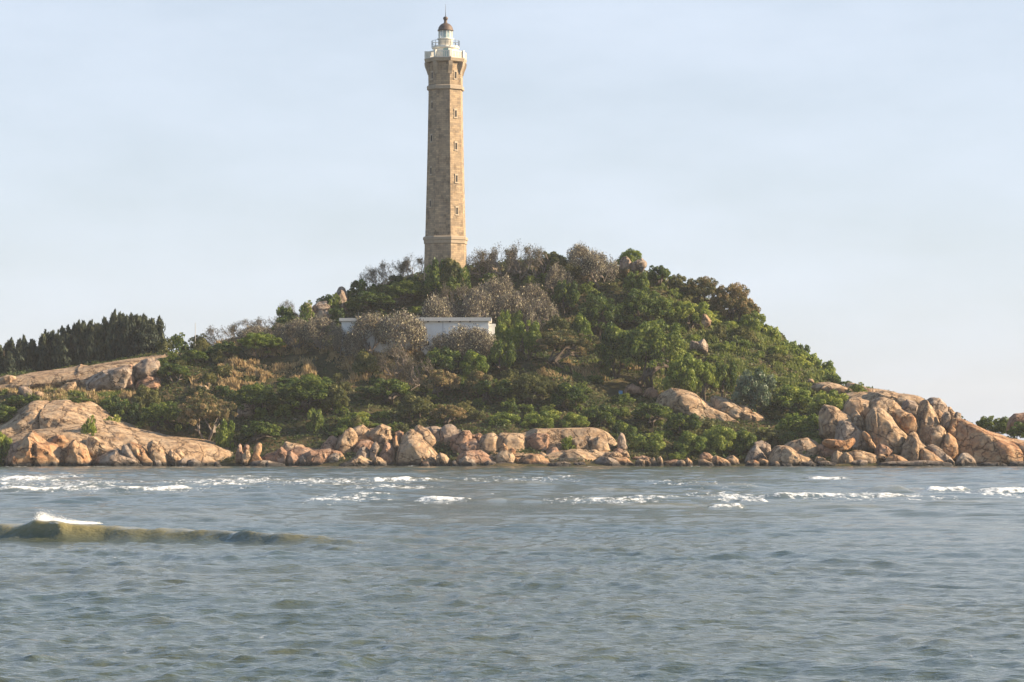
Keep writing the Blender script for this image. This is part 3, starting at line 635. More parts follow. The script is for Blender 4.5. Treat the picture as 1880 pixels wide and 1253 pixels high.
K('flat lit stone lying between headland and long golden boulder', 't', 402, (1102, 840), (1112, 831), (1132, 830), (1144, 837), (1138, 845))
K('first of four small upright boulders in a row at the water', 't', 399, (1163, 857), (1167, 847), (1175, 844), (1183, 846), (1187, 857), cuts=4)
K('second of four small upright boulders in a row', 't', 399.2, (1182, 857), (1184, 845), (1190, 842), (1196, 847), (1197, 857), cuts=3)
K('third of four small upright boulders, leaning left', 't', 399.4, (1193, 857), (1194, 843), (1200, 841), (1207, 850), (1211, 857), cuts=3)
K('tall rounded last of four small upright boulders', 't', 399.2, (1206, 857), (1207, 843), (1213, 838), (1217, 843), (1218, 857), cuts=3)
K('low reddish bank of rock behind the four upright boulders', 'r', 403, (1158, 850), (1162, 840), (1180, 837), (1200, 842), (1206, 852), cuts=3)
K('low reddish bank under the thicket right of the four boulders', 'r', 402, (1214, 858), (1220, 847), (1240, 845), (1254, 849), (1258, 858), cuts=4)

# low shore below the thicket
K('pale grooved rock first right of the thicket bank', 't', 399, (1240, 857), (1243, 847), (1251, 845), (1259, 850), (1258, 857))
K('thin lit stone resting above the pale grooved rock', 'o', 401, (1252, 850), (1257, 842), (1263, 841), (1270, 847), (1272, 854))
K('low square pale rock beside the pale grooved one', 't', 398.6, (1257, 858), (1261, 850), (1268, 849), (1274, 858))
K('reddish rounded rock half hidden under the low thicket', 'r', 403, (1283, 848), (1285, 838), (1292, 831), (1302, 833), (1311, 840), (1308, 850))
K('long low wedge of rock dipping right to the water', 't', 399.4, (1282, 857), (1284, 845), (1295, 845), (1308, 851), (1318, 857), cuts=3)
K('lit orange rock with a rough top under the thicket', 'o', 401, (1304, 857), (1309, 841), (1316, 837), (1326, 841), (1340, 849), (1346, 857), rough=1.3)
K('pale low rock under the right end of the thicket', 't', 402.4, (1328, 852), (1334, 840), (1346, 838), (1355, 845), (1365, 856), (1340, 857))
K('flat golden rock at the water left of a smaller white one', 'o', 399.2, (1364, 857), (1372, 847), (1384, 845), (1394, 850), (1396, 857))
K('brown flat rock behind the small white one', 'o', 400.4, (1386, 853), (1392, 844), (1402, 842), (1412, 846), (1418, 855))
K('small white crusted rock at the water before the big brown boulders', 't', 398.7, (1411, 857), (1417, 848), (1426, 847), (1432, 852), (1432, 857))
K('dark shaded cone of rock in front of the shadowy hollow', 'g', 403.5, (1368, 850), (1375, 832), (1381, 821), (1388, 817), (1396, 824), (1410, 843), (1408, 852))
K('dark boulder deep in the shadow behind the dark cone', 'g', 407, (1378, 830), (1384, 814), (1400, 811), (1413, 819), (1420, 836), (1414, 850), (1398, 845))
K('big rounded brown boulder with a lit wrinkle at the left of the great heap', 't', 401.5, (1413, 857), (1417, 832), (1428, 821), (1445, 821), (1460, 827), (1480, 837), (1496, 847), (1508, 857), rough=.9, cuts=5)
K('big smooth brown boulder behind the wrinkled one', 't', 405, (1436, 836), (1442, 818), (1456, 811), (1482, 806), (1500, 811), (1510, 824), (1512, 850), (1480, 850), rough=.5, cuts=4)
K('small bright orange stone at the foot of the big smooth boulder', 'o', 400.4, (1496, 849), (1499, 839), (1506, 839), (1516, 843), (1514, 850), cuts=3)
K('low black ledge at the water under the wrinkled boulder', 'g', 397.8, (1430, 858), (1436, 851), (1454, 852), (1462, 858))
K('low dark toe of the wrinkled boulder in the water', 'g', 398.2, (1460, 858), (1474, 849), (1490, 847), (1504, 853), (1514, 859))

# great heap on the right
K('square shouldered grey brown boulder at the top left of the great heap', 't', 411, (1549, 775), (1549, 744), (1556, 733), (1578, 732), (1600, 735), (1602, 752), (1596, 776), (1570, 782), rough=.6, cuts=5)
K('long shaded boulder lying over the giant egg shaped boulder', 't', 411, (1586, 775), (1590, 746), (1600, 734), (1622, 732), (1645, 741), (1662, 753), (1668, 768), (1640, 785), rough=.9)
K('giant smooth egg shaped boulder with a bright ridge in the great heap', 't', 406, (1589, 815), (1586, 785), (1589, 762), (1600, 752), (1617, 749), (1634, 763), (1655, 785), (1669, 799), (1662, 815), (1655, 828), (1634, 832), (1608, 828), rough=.55, cuts=6, sub=5)
K('rounded golden boulder right of the giant egg shaped one', 'o', 408, (1642, 775), (1640, 757), (1654, 751), (1671, 756), (1683, 769), (1685, 785), (1681, 796), (1668, 798), (1655, 788), rough=.7, cuts=5)
K('shaded craggy boulder at the left edge of the great heap', 't', 409, (1506, 800), (1507, 758), (1515, 745), (1530, 746), (1546, 757), (1571, 777), (1570, 800), (1535, 812), rough=1.1)
K('broad dark grey boulder behind the orange table rock', 'g', 406, (1532, 826), (1537, 788), (1545, 775), (1561, 778), (1581, 789), (1596, 806), (1608, 824), (1580, 836), rough=.6, cuts=5)
K('narrow lit block between the shaded craggy boulder and the egg', 't', 408.5, (1561, 785), (1562, 760), (1574, 754), (1583, 765), (1589, 786), (1585, 800), (1570, 795), rough=.8)
K('thin bright wedge of rock leaning on the dark grey boulder', 'o', 403.8, (1584, 800), (1585, 791), (1593, 798), (1605, 816), (1610, 826), (1598, 822), cuts=2)
K('flat orange table rock jutting left at the foot of the great heap', 'o', 402, (1511, 814), (1518, 807), (1534, 808), (1550, 810), (1567, 803), (1569, 812), (1558, 824), (1542, 828), (1524, 823), cuts=6)
K('long flat back slab along the skyline of the great heap', 't', 421, (1575, 748), (1590, 728), (1604, 720), (1640, 720), (1680, 722), (1700, 729), (1706, 745), (1660, 760), kind='rock_slab', cat='rock', depth=6, rough=.9)
K('small smooth block under the skyline slab', 'g', 413, (1652, 755), (1657, 739), (1666, 734), (1680, 737), (1688, 746), (1686, 768), (1668, 770), rough=.6)
K('tall rounded boulder with golden flank right of centre in the great heap', 't', 409, (1682, 820), (1684, 764), (1690, 743), (1699, 738), (1710, 748), (1722, 764), (1728, 776), (1724, 790), (1716, 810), (1700, 826), rough=.6, cuts=4, sub=5)
K('stepped boulder with cracked layers at the top right of the heap', 'g', 414, (1698, 755), (1700, 736), (1711, 730), (1726, 732), (1738, 742), (1742, 758), (1730, 775), (1710, 765), rough=1.2)
K('sloping lit wedge tucked under the stepped boulder', 'o', 411, (1712, 776), (1716, 756), (1726, 753), (1736, 758), (1732, 776), (1724, 790))
K('pale grey upright block leaning right in the great heap', 'g', 408, (1726, 788), (1730, 765), (1736, 758), (1743, 757), (1746, 764), (1742, 784), (1736, 792), cuts=4, rough=.5)
K('small square grey block on the right shoulder of the heap', 'g', 410, (1750, 778), (1753, 762), (1757, 757), (1764, 760), (1766, 776), (1760, 786), cuts=4, rough=.6)
K('little round stone below the small square grey block', 'o', 407.5, (1743, 786), (1745, 772), (1749, 767), (1755, 771), (1756, 786), (1749, 790), cuts=2)
K('little golden stone wedged under the round one', 'o', 406.5, (1741, 798), (1743, 786), (1748, 783), (1754, 789), (1755, 799), (1749, 804), cuts=2)
K('thin slanting rock on the skyline right of the stepped boulder', 't', 415, (1735, 770), (1738, 748), (1745, 748), (1757, 760), (1760, 772), (1748, 776))
K('blocky boulder with a bright right cheek under the tall rounded one', 't', 404.5, (1701, 828), (1702, 797), (1711, 785), (1726, 779), (1735, 787), (1739, 801), (1728, 816), (1716, 830), rough=.7)
K('smooth golden boulder shaped like a drop low at the right of the heap', 'o', 403.5, (1722, 835), (1728, 812), (1741, 797), (1750, 804), (1763, 820), (1762, 835), (1753, 843), (1738, 845), cuts=3, rough=.5)
K('shaded domed boulder below the giant egg shaped one', 't', 403, (1654, 850), (1660, 820), (1672, 797), (1682, 792), (1692, 805), (1702, 823), (1698, 845), (1675, 856), cuts=4, rough=.6)
K('slim pointed pinnacle with a bright flank at the heap foot', 't', 400.4, (1671, 852), (1673, 830), (1678, 815), (1682, 811), (1686, 820), (1687, 838), (1686, 852), cuts=3, rough=.8)
K('lit angular boulder right of the slim pinnacle', 'o', 400.5, (1684, 853), (1688, 836), (1696, 825), (1704, 828), (1716, 836), (1736, 848), (1730, 855), cuts=7)
K('grey streaked boulder sloping right at the heap foot', 'g', 401.6, (1702, 838), (1705, 820), (1715, 816), (1730, 825), (1748, 840), (1755, 852), (1735, 857), cuts=6)
K('brown flat topped block at the foot of the egg shaped boulder', 'r', 402, (1606, 840), (1608, 824), (1617, 816), (1630, 820), (1639, 828), (1634, 842), cuts=6)
K('small orange lit stone under the flat topped block', 'o', 400.3, (1610, 842), (1614, 834), (1622, 835), (1631, 841), (1624, 846), cuts=4)
K('wide sloping brown slab at the waterline left of the long ledge', 't', 400.6, (1546, 852), (1552, 832), (1570, 827), (1600, 833), (1617, 843), (1612, 857), cuts=5)
K('pale egg shaped stone at the water before the wide brown slab', 't', 399.3, (1524, 850), (1528, 835), (1536, 829), (1546, 834), (1549, 848), (1548, 857), (1532, 857), cuts=3, rough=.6)
K('twin pale stone touching the egg shaped one on its right', 't', 399, (1545, 857), (1546, 838), (1553, 832), (1563, 839), (1568, 848), (1562, 857), cuts=3, rough=.8)
K('white crusted rock in the water below the wide brown slab', 'g', 398.4, (1556, 858), (1564, 848), (1578, 845), (1592, 847), (1599, 858), rough=1.4)
K('small sharp ridged rock above the long low ledge', 'o', 399.6, (1624, 853), (1630, 841), (1642, 834), (1656, 837), (1666, 846), (1660, 853), cuts=8)
K('very long low layered ledge along the water under the great heap', 'g', 398, (1600, 859), (1622, 850), (1660, 848), (1700, 847), (1735, 849), (1756, 857), (1740, 860), kind='rock_slab', cat='rock', cuts=3, rough=1.4, depth=1.5)
K('black and white pitted ledge left of the pale egg stone', 'g', 398, (1498, 858), (1503, 848), (1518, 847), (1536, 850), (1544, 858), rough=1.6)
K('shaded sunken boulder under the orange table rock', 'r', 403.4, (1502, 850), (1504, 818), (1528, 821), (1548, 828), (1550, 845), (1526, 852), cuts=3, rough=.6)
K('great smooth orange whaleback rock at the far right', 'o', 408, (1750, 858), (1753, 810), (1760, 782), (1768, 767), (1784, 778), (1802, 790), (1826, 798), (1855, 804), (1900, 812), (1960, 822), (2010, 850), (2010, 868), kind='rock_dome', cat='rock', depth=9, cuts=3, rough=.5, sub=6, tilt=0.3)
K('low grey boulder at the left foot of the orange whaleback', 'g', 399.6, (1755, 857), (1760, 842), (1768, 834), (1776, 834), (1790, 843), (1800, 857), cuts=4)
K('flat black rock awash at the far right', 'g', 398, (1792, 858), (1804, 851), (1830, 850), (1850, 854), (1860, 858), kind='rock_slab', cat='rock', cuts=3)
K('low dark rock awash at the right edge of the picture', 'g', 398, (1850, 858), (1858, 849), (1880, 848), (1900, 852), (1910, 858), cuts=3)
K('brown rounded rock above the bushes at the far right edge', 'r', 424, (1850, 795), (1856, 768), (1864, 761), (1885, 759), (1905, 765), (1910, 795))

# inland rocks, left
K('large pale rock slab sloping up to the right below the dark casuarinas', 't', 440, (-80, 730), (-40, 704), (0, 697), (40, 690), (100, 679), (170, 668), (230, 660), (290, 651), (332, 645), (330, 668), (300, 700), (150, 725), kind='rock_slab', cat='rock', depth=9, rough=.6, cuts=2, sub=6, tilt=0.9)
K('shaded reddish cliff under the sloping slab', 'g', 431, (148, 722), (152, 702), (168, 690), (200, 678), (230, 674), (242, 684), (244, 722), kind='rock_cliff', cat='rock', cuts=6)
K('dark cleft pillar of rock between the reddish cliff and the pale block', 'r', 430.5, (228, 716), (230, 680), (236, 671), (244, 673), (247, 692), (247, 716), cuts=5)
K('tall smooth pale block at the end of the shaded cliff', 'g', 431, (243, 696), (245, 672), (258, 664), (276, 659), (290, 663), (293, 676), (284, 694), (262, 700), cuts=6, rough=.5)
K('shaded block under the tall smooth pale one', 'r', 430, (250, 716), (252, 700), (266, 693), (284, 690), (293, 698), (294, 716), cuts=5, rough=.6)
K('low lit rock in the bushes below the sloping slab', 't', 427, (105, 724), (110, 712), (124, 703), (138, 700), (139, 712), (126, 724))
K('grey arched rock behind the round green bush at the left', 'g', 424, (30, 722), (33, 711), (46, 709), (58, 717), (68, 730), (52, 734))
K('leaning lit rock right of the grey arched one', 't', 423.6, (62, 733), (66, 719), (76, 720), (89, 734), (78, 738))
K('pale rounded rock at the far left end of the sloping slab', 't', 434, (-12, 715), (-6, 694), (10, 688), (26, 693), (28, 703), (16, 716))
K('first of two small lit stones in the dry grass below the slab', 't', 428, (361, 716), (366, 708), (378, 708), (386, 716))
K('second smaller lit stone above and right of the first', 't', 430, (374, 710), (378, 702), (386, 701), (392, 711))
K('shaded pale cliff patch showing between dark trees above the square blocks', 'g', 417, (518, 800), (524, 774), (540, 765), (556, 768), (566, 782), (574, 812), (556, 824), kind='rock_cliff', cat='rock', cuts=9, rough=1.6, depth=2)
K('right half of the shaded cliff beyond a dark crack', 'g', 417, (570, 824), (574, 798), (588, 787), (602, 772), (611, 770), (613, 784), (606, 806), (592, 822), kind='rock_cliff', cat='rock', cuts=9, rough=1.6, depth=2)
K('small shaded cliff high in the dark trees right of the spreading tree', 'g', 420.5, (434, 770), (436, 745), (446, 735), (462, 738), (470, 748), (468, 764), (455, 772), kind='rock_cliff', cat='rock', cuts=14, rough=1.8, depth=3)
K('tall shaded cliff on the left skyline below the lighthouse', 'g', 464, (614, 590), (615, 540), (619, 526), (627, 521), (634, 526), (637, 545), (640, 590), kind='rock_cliff', cat='rock', cuts=7)
K('broad shaded crag left of the tall skyline cliff', 'g', 461, (572, 592), (575, 564), (584, 556), (598, 553), (609, 560), (614, 592), kind='rock_cliff', cat='rock', cuts=7)
K('low dark knob of rock at the left end of the skyline crags', 'g', 460, (550, 586), (553, 564), (560, 557), (569, 557), (576, 570), (578, 588))
# inland rocks, right
K('dark rounded summit boulder under a small green bush', 'g', 468, (1138, 500), (1139, 480), (1144, 471), (1151, 468), (1158, 474), (1162, 492), (1155, 505))
K('lit summit boulder beside the dark rounded one', 'g', 467, (1160, 498), (1162, 484), (1168, 476), (1178, 474), (1187, 480), (1189, 490), (1180, 500))
K('small pale stone sticking out of the green right slope', 't', 452, (1288, 592), (1291, 576), (1297, 578), (1306, 590), (1304, 598), (1294, 600))
K('shaded rock in the green slope above the bright tree', 'g', 447, (1266, 642), (1270, 626), (1282, 628), (1292, 622), (1299, 634), (1297, 648))
K('smooth sloping inland slab with dark left face above the low thicket', 't', 425, (1206, 745), (1214, 726), (1236, 714), (1262, 720), (1298, 736), (1334, 757), (1362, 778), (1372, 795), (1330, 800), (1262, 775), kind='rock_slab', cat='rock', cuts=5, rough=.9, depth=4, sub=5)
K('pale ridged rock running down beside the inland slab', 't', 426, (1300, 750), (1312, 728), (1338, 732), (1360, 742), (1390, 757), (1417, 773), (1408, 786), (1370, 792), (1330, 770), kind='rock_slab', cat='rock', cuts=5, rough=1.1, depth=3.5, sub=5)
K('lit pink ledge along the path near the right ridge end', 't', 432, (1486, 712), (1500, 702), (1524, 702), (1550, 708), (1578, 716), (1604, 724), (1590, 736), (1530, 730), kind='rock_slab', cat='rock', depth=3)
K('long lit rock crest leading down to the great heap', 't', 434, (1545, 718), (1556, 700), (1572, 702), (1590, 711), (1625, 717), (1650, 722), (1640, 738), (1580, 738), kind='rock_slab', cat='rock', depth=4)
K('rocky shoulder linking the crest to the great heap', 't', 425, (1540, 770), (1552, 728), (1580, 722), (1606, 724), (1650, 728), (1700, 736), (1750, 765), (1768, 800), (1700, 820), (1580, 810), kind='rock_shoulder', cat='rock', depth=8, rough=.8, sub=6)
K('tiny pale stone on the path at the right ridge end', 't', 433, (1482, 702), (1485, 696), (1491, 696), (1496, 703))
K('rounded shaded rocks at the edge of the clearing under the big tree', 'r', 431, (1180, 728), (1184, 716), (1196, 711), (1208, 718), (1212, 732))
K('red brown rock shaded by the big dark tree', 'r', 432, (1146, 722), (1150, 710), (1162, 705), (1176, 710), (1180, 724))
K('cluster rock with pale face left of the great heap', 'g', 412, (1486, 808), (1492, 792), (1506, 786), (1522, 790), (1530, 806), (1512, 816))
K('small pale rock at the thicket edge below the cluster rock', 'g', 410, (1508, 812), (1512, 800), (1522, 796), (1531, 804), (1532, 816))

# ---------------------------------------------------------------- lighthouse
def stone_material(name, a, b_, mortar, bw=0.8, bh=0.32, bump=0.5):
    m, n, l, b = material(name)
    uv = n.new('ShaderNodeUVMap'); uv.uv_map = 'UVMap'
    br = n.new('ShaderNodeTexBrick'); br.inputs['Scale'].default_value = 1.0
    br.inputs['Brick Width'].default_value = bw; br.inputs['Row Height'].default_value = bh
    br.inputs['Mortar Size'].default_value = 0.012; br.inputs['Mortar Smooth'].default_value = 0.2
    br.inputs['Color1'].default_value = (*a, 1); br.inputs['Color2'].default_value = (*b_, 1); br.inputs['Mortar'].default_value = (*mortar, 1)
    l.new(uv.outputs[0], br.inputs['Vector'])
    t = n.new('ShaderNodeTexNoise'); t.inputs['Scale'].default_value = 0.9; t.inputs['Detail'].default_value = 8; t.inputs['Roughness'].default_value = 0.7
    mp = n.new('ShaderNodeMapping'); mp.inputs['Scale'].default_value = (1, 1, 0.45)
    geo = n.new('ShaderNodeNewGeometry'); l.new(geo.outputs['Position'], mp.inputs['Vector']); l.new(mp.outputs['Vector'], t.inputs['Vector'])
    rr = ramp(n, [(0.32, (0.50, 0.46, 0.42)), (0.48, (0.95, 0.95, 0.95)), (0.72, (1.25, 1.2, 1.1))]); l.new(t.outputs['Fac'], rr.inputs['Fac'])
    mx = n.new('ShaderNodeMix'); mx.data_type = 'RGBA'; mx.blend_type = 'MULTIPLY'; mx.inputs[0].default_value = 1
    l.new(br.outputs['Color'], mx.inputs[6]); l.new(rr.outputs['Color'], mx.inputs[7]); l.new(mx.outputs[2], b.inputs['Base Color'])
    b.inputs['Roughness'].default_value = 0.9; b.inputs['Specular IOR Level'].default_value = 0.15
    bp = n.new('ShaderNodeBump'); bp.inputs['Distance'].default_value = 0.04; bp.inputs['Strength'].default_value = bump; bp.invert = True
    t3 = n.new('ShaderNodeTexNoise'); t3.inputs['Scale'].default_value = 4; t3.inputs['Detail'].default_value = 6; l.new(geo.outputs['Position'], t3.inputs['Vector'])
    ad = n.new('ShaderNodeMath'); ad.operation = 'ADD'; l.new(br.outputs['Fac'], ad.inputs[0]); l.new(t3.outputs['Fac'], ad.inputs[1])
    l.new(ad.outputs[0], bp.inputs['Height']); l.new(bp.outputs['Normal'], b.inputs['Normal'])
    return m
M_SHAFT = stone_material('lighthouse_stone', (0.41, 0.305, 0.20), (0.25, 0.195, 0.14), (0.15, 0.12, 0.095))
M_TRIM = simple('trim_stone', (0.34, 0.27, 0.195), 0.9, vary=0.25, scale=2.5)
M_PALE = simple('pale_trim_stone', (0.42, 0.34, 0.25), 0.9, vary=0.2, scale=3)
M_WHITE = simple('weathered_white_paint', (0.72, 0.68, 0.59), 0.8, vary=0.18, scale=1.6)
M_BRONZE = simple('tarnished_copper', (0.135, 0.10, 0.08), 0.55, 0.3, vary=0.45, scale=2.2)
M_IRON = simple('painted_iron', (0.16, 0.17, 0.17), 0.6, 0.3)
M_DARK = simple('dark_opening', (0.03, 0.025, 0.022), 0.8)
M_LENS = simple('lens_green_glass', (0.30, 0.42, 0.42), 0.15)
gm, n, l, b = material('lantern_glass'); b.inputs['Base Color'].default_value = (0.62, 0.75, 0.75, 1); b.inputs['Roughness'].default_value = 0.06
b.inputs['Alpha'].default_value = 0.38
YT = 466.0; PX = F / YT; UC = 818.0
LX = (UC - 940) / F * YT
def zt(v): return CZ - (v - HV) / PX
LG = g1(LX, YT) - 0.8
LB = Vector((LX, YT, LG))
lh = bpy.data.objects.new('lighthouse', None); COL.objects.link(lh); lh.location = LB
tag(lh, 'tall tapering octagonal stone lighthouse with white lantern room on the hilltop', 'lighthouse')
def octa(Rr, z, rot=-7, n_=8, cx=0, cy=0):
    """corner ring; face k looks along azimuth rot + k*45 (0 = to the camera, + = right)"""
    out = []
    for k in range(n_):
        a = R(rot + 180.0 / n_ * (2 * k + 1))
        out.append((cx + Rr * math.sin(a), cy - Rr * math.cos(a), z))
    return out
def prism_rings(name, rings, mat, parent=lh, uvscale=1.0, caps=True, smooth=False, base=None):
    """rings: list of corner lists (world z made local to the lighthouse base)"""
    base = base if base is not None else LG
    n_ = len(rings[0]); V = []; Fs = []; UV = []
    for r_ in rings: V += [(x, y, z - base) for x, y, z in r_]
    for i in range(len(rings) - 1):
        for k in range(n_):
            k2 = (k + 1) % n_
            Fs.append((i * n_ + k, i * n_ + k2, (i + 1) * n_ + k2, (i + 1) * n_ + k))
            s0 = math.dist(rings[i][k][:2], rings[i][k2][:2]); s1 = math.dist(rings[i + 1][k][:2], rings[i + 1][k2][:2])
            c = k * 7.3
            UV.append([(c - s0 / 2, rings[i][k][2]), (c + s0 / 2, rings[i][k2][2]), (c + s1 / 2, rings[i + 1][k2][2]), (c - s1 / 2, rings[i + 1][k][2])])
    if caps:
        Fs.append(tuple(range(n_))[::-1]); UV.append([(V[j][0], V[j][1]) for j in range(n_)[::-1]])
        t = (len(rings) - 1) * n_; Fs.append(tuple(t + j for j in range(n_))); UV.append([(V[t + j][0], V[t + j][1]) for j in range(n_)])
    me = mesh_from(name, V, Fs, mat, smooth=smooth)
    uv = me.uv_layers.new(name='UVMap')
    for p, u_ in zip(me.polygons, UV):
        for li, c in zip(p.loop_indices, u_): uv.data[li].uv = c
    return link(name, me, parent)
def RW(px): return px / PX / 1.927       # circumradius of an octagon this many pixels wide
def oct_part(name, prof, mat, **kw):      # prof: [(v, width_px)] bottom to top
    return prism_rings(name, [octa(RW(w), zt(v)) for v, w in prof], mat, **kw)
def round_part(name, prof, mat, n_=24, **kw):
    return prism_rings(name, [octa(w / PX / 2, zt(v), n_=n_) for v, w in prof], mat, smooth=kw.pop('smooth', True), **kw)
VB = HV + (CZ - LG) * PX
oct_part('plinth', [(VB, 80), (449.5, 76)], M_SHAFT)
oct_part('plinth_cornice', [(449.5, 77), (448.5, 79), (442.5, 79), (442, 82), (437.5, 82), (435.5, 78)], M_TRIM)
sh = [(435.5, 74)]
for i in range(1, 9): sh.append((435.5 + (167.5 - 435.5) * i / 8, 74 - 12 * (1 - (1 - i / 8) ** 1.25)))
oct_part('shaft', sh, M_SHAFT)
oct_part('belt_course', [(167.5, 64), (166.5, 68), (160.5, 68), (159, 65)], M_TRIM)
oct_part('upper_shaft', [(159, 62.5), (117, 63.5)], M_SHAFT)
oct_part('gallery_cornice', [(117.5, 70), (116, 75), (113, 76.5), (111.5, 77.5), (109.8, 77.5)], M_TRIM)
# corner consoles that carry the gallery
for k in range(8):
    a = R(-7 + 22.5 * (2 * k + 1)); dx, dy = math.sin(a), -math.cos(a); tx, ty = math.cos(a), math.sin(a)
    prof = [(RW(61), 139), (RW(63) + 0.03, 139), (RW(66), 134), (RW(70), 129), (RW(74), 124), (RW(75.5), 118.5), (RW(75.5), 116.8), (RW(61), 116.8)]
    V = []
    for s in (-0.33, 0.33):
        V += [(dx * r_ + tx * s, dy * r_ + ty * s, zt(v_) - LG) for r_, v_ in prof]
    m_ = len(prof)
    Fs = [tuple(range(m_)), tuple(range(m_, 2 * m_))[::-1]] + [(i, i + m_, (i + 1) % m_ + m_, (i + 1) % m_) for i in range(m_)]
    link('gallery_console', mesh_from('gallery_console', V, Fs, M_TRIM), lh)
# windows
def face_box(az, r_in, r_out, half_w, z0, z1, shift=0.0):
    dx, dy = math.sin(R(az)), -math.cos(R(az)); tx, ty = math.cos(R(az)), math.sin(R(az))
    V = [(dx * r_ + tx * (shift + s), dy * r_ + ty * (shift + s), z - LG) for z in (z0, z1) for r_, s in ((r_in, -half_w), (r_out, -half_w), (r_out, half_w), (r_in, half_w))]
    return V, [(0, 1, 2, 3), (7, 6, 5, 4), (0, 4, 5, 1), (1, 5, 6, 2), (2, 6, 7, 3), (3, 7, 4, 0)]
def window(az, vc, hpx, wpx=3.4, apw=None):
    ap = RW(apw) * math.cos(R(22.5)); hw = wpx / PX / 2 / 0.79; z0, z1 = zt(vc + hpx / 2), zt(vc - hpx / 2); t = 0.11
    V, Fs = face_box(az, ap - 0.3, ap + 0.015, hw, z0, z1)
    w_ = link('window', mesh_from('window', V, Fs, M_DARK), lh)
    for nm, (s, hh_, a_, b_) in {'jamb': (-(hw + t / 2), t / 2, z0, z1), 'jamb.': (hw + t / 2, t / 2, z0, z1)}.items():
        V, Fs = face_box(az, ap - 0.3, ap + 0.06, hh_, a_, b_, s); link('jamb', mesh_from('jamb', V, Fs, M_PALE), w_)
    V, Fs = face_box(az, ap - 0.3, ap + 0.10, hw + t * 1.6, z0 - 0.2, z0); link('sill', mesh_from('sill', V, Fs, M_PALE), w_)
    V, Fs = face_box(az, ap - 0.3, ap + 0.08, hw + t * 1.25, z1, z1 + 0.26); link('lintel', mesh_from('lintel', V, Fs, M_PALE), w_)
for vc in (141.5, 212, 271.5, 331, 390): window(38, vc, 12, apw=(62.8 if vc < 160 else np.interp(vc, [167, 435], [62, 74])))
for vc in (141.5, 196.5, 256.5, 316, 376): window(-52, vc, 11, apw=(62.8 if vc < 160 else np.interp(vc, [167, 435], [62, 74])))
# gallery balustrade
bal = oct_part('balustrade', [(109.8, 73), (108.6, 73)], M_WHITE)
def ring_rail(name, w_out, w_in, v0, v1, mat, parent, n_=8, octagon=True):
    f = RW if octagon else (lambda w: w / PX / 2)
    o_, i_ = f(w_out), f(w_in); z0, z1 = zt(v0) - LG, zt(v1) - LG
    V = []
    for rr_, z in ((o_, z0), (o_, z1), (i_, z1), (i_, z0)): V += [(x, y, z) for x, y, _ in octa(rr_, 0, n_=n_)]
    Fs = [(a * n_ + k, a * n_ + (k + 1) % n_, ((a + 1) % 4) * n_ + (k + 1) % n_, ((a + 1) % 4) * n_ + k) for a in range(4) for k in range(n_)]
    return link(name, mesh_from(name, V, Fs, mat), parent)
ring_rail('top_rail', 73.5, 68.5, 98.8, 97, M_WHITE, bal)
def bar_at(name, x, y, v0, v1, hw, mat, parent, rot=0.0, me_cache={}):
    key = (name, v0, v1, hw, mat.name)
    if key not in me_cache:
        z1 = (zt(v1) - zt(v0))
        V = [(sx * hw, sy * hw, z) for z in (0, z1) for sx, sy in ((-1, -1), (1, -1), (1, 1), (-1, 1))]
        me_cache[key] = mesh_from(name, V, [(3, 2, 1, 0), (4, 5, 6, 7), (0, 1, 5, 4), (1, 2, 6, 5), (2, 3, 7, 6), (3, 0, 4, 7)], mat)
    return link(name, me_cache[key], parent, loc=(x, y, zt(v0) - LG), rot=(0, 0, rot))
pc = octa(RW(71), 0)
for k in range(8):
    x, y, _ = pc[k]; x2, y2, _ = pc[(k + 1) % 8]
    bar_at('post', x, y, 108.6, 96, 0.21, M_WHITE, bal, rot=R(-7 + 22.5 * (2 * k + 1)))
    for j in range(1, 8):
        t = j / 8
        bar_at('baluster', x + (x2 - x) * t, y + (y2 - y) * t, 108.6, 98.8, 0.085, M_WHITE, bal, rot=R(-7 + 45 * (k + 1)))
# watch room, service gallery, lantern
wr = oct_part('watch_room', [(108.6, 45), (91, 45)], M_WHITE)
ap = RW(45) * math.cos(R(22.5))
V, Fs = face_box(-7, ap - 0.1, ap + 0.05, 0.42, zt(108.4), zt(91.5), 0.35); link('door', mesh_from('door', V, Fs, simple('pale_green_door', (0.30, 0.42, 0.38), 0.6)), wr)
round_part('lantern_gallery_slab', [(91, 46), (90, 50), (86.2, 50), (85.6, 46)], M_WHITE)
round_part('lantern_base', [(85.6, 27), (74, 27), (73, 31), (71.6, 31)], M_WHITE)
# iron railing round the lantern gallery
rail = ring_rail('iron_railing', 51.6, 50.8, 76.6, 76.0, M_IRON, lh, n_=24, octagon=False)
ring_rail('rail', 51.6, 50.8, 81.3, 80.8, M_IRON, rail, n_=24, octagon=False)
for k in range(16):
    a = k / 16 * 2 * math.pi
    bar_at('baluster', 51.2 / PX / 2 * math.sin(a), -51.2 / PX / 2 * math.cos(a), 88, 76, 0.032, M_IRON, rail)
lens = round_part('lens', [(71.5, 9), (69, 12), (64, 13), (60, 12), (58, 8)], M_LENS, n_=16)
gl = round_part('lantern_glazing', [(71.6, 25), (57.2, 25)], gm, n_=12, caps=False, smooth=False)
for k in range(12):
    a = R(-7 + 15 * (2 * k + 1)); bar_at('mullion', 25.2 / PX / 2 * math.sin(a), -25.2 / PX / 2 * math.cos(a), 71.6, 57.2, 0.05, M_WHITE, gl, rot=a)
dome = round_part('dome', [(57.4, 24), (57.2, 29.5), (55.6, 29.5), (54.5, 27.5), (51, 25.8), (47.5, 21.5), (45, 16), (43.3, 9), (42.6, 6.5), (38.5, 5.5), (37.6, 7)], M_BRONZE, n_=32)
round_part('ball_finial', [(37.8, 3), (37, 6.5), (35.5, 8.6), (34, 9), (32.4, 8.2), (31.2, 5.5), (30.6, 1)], M_BRONZE, n_=20)
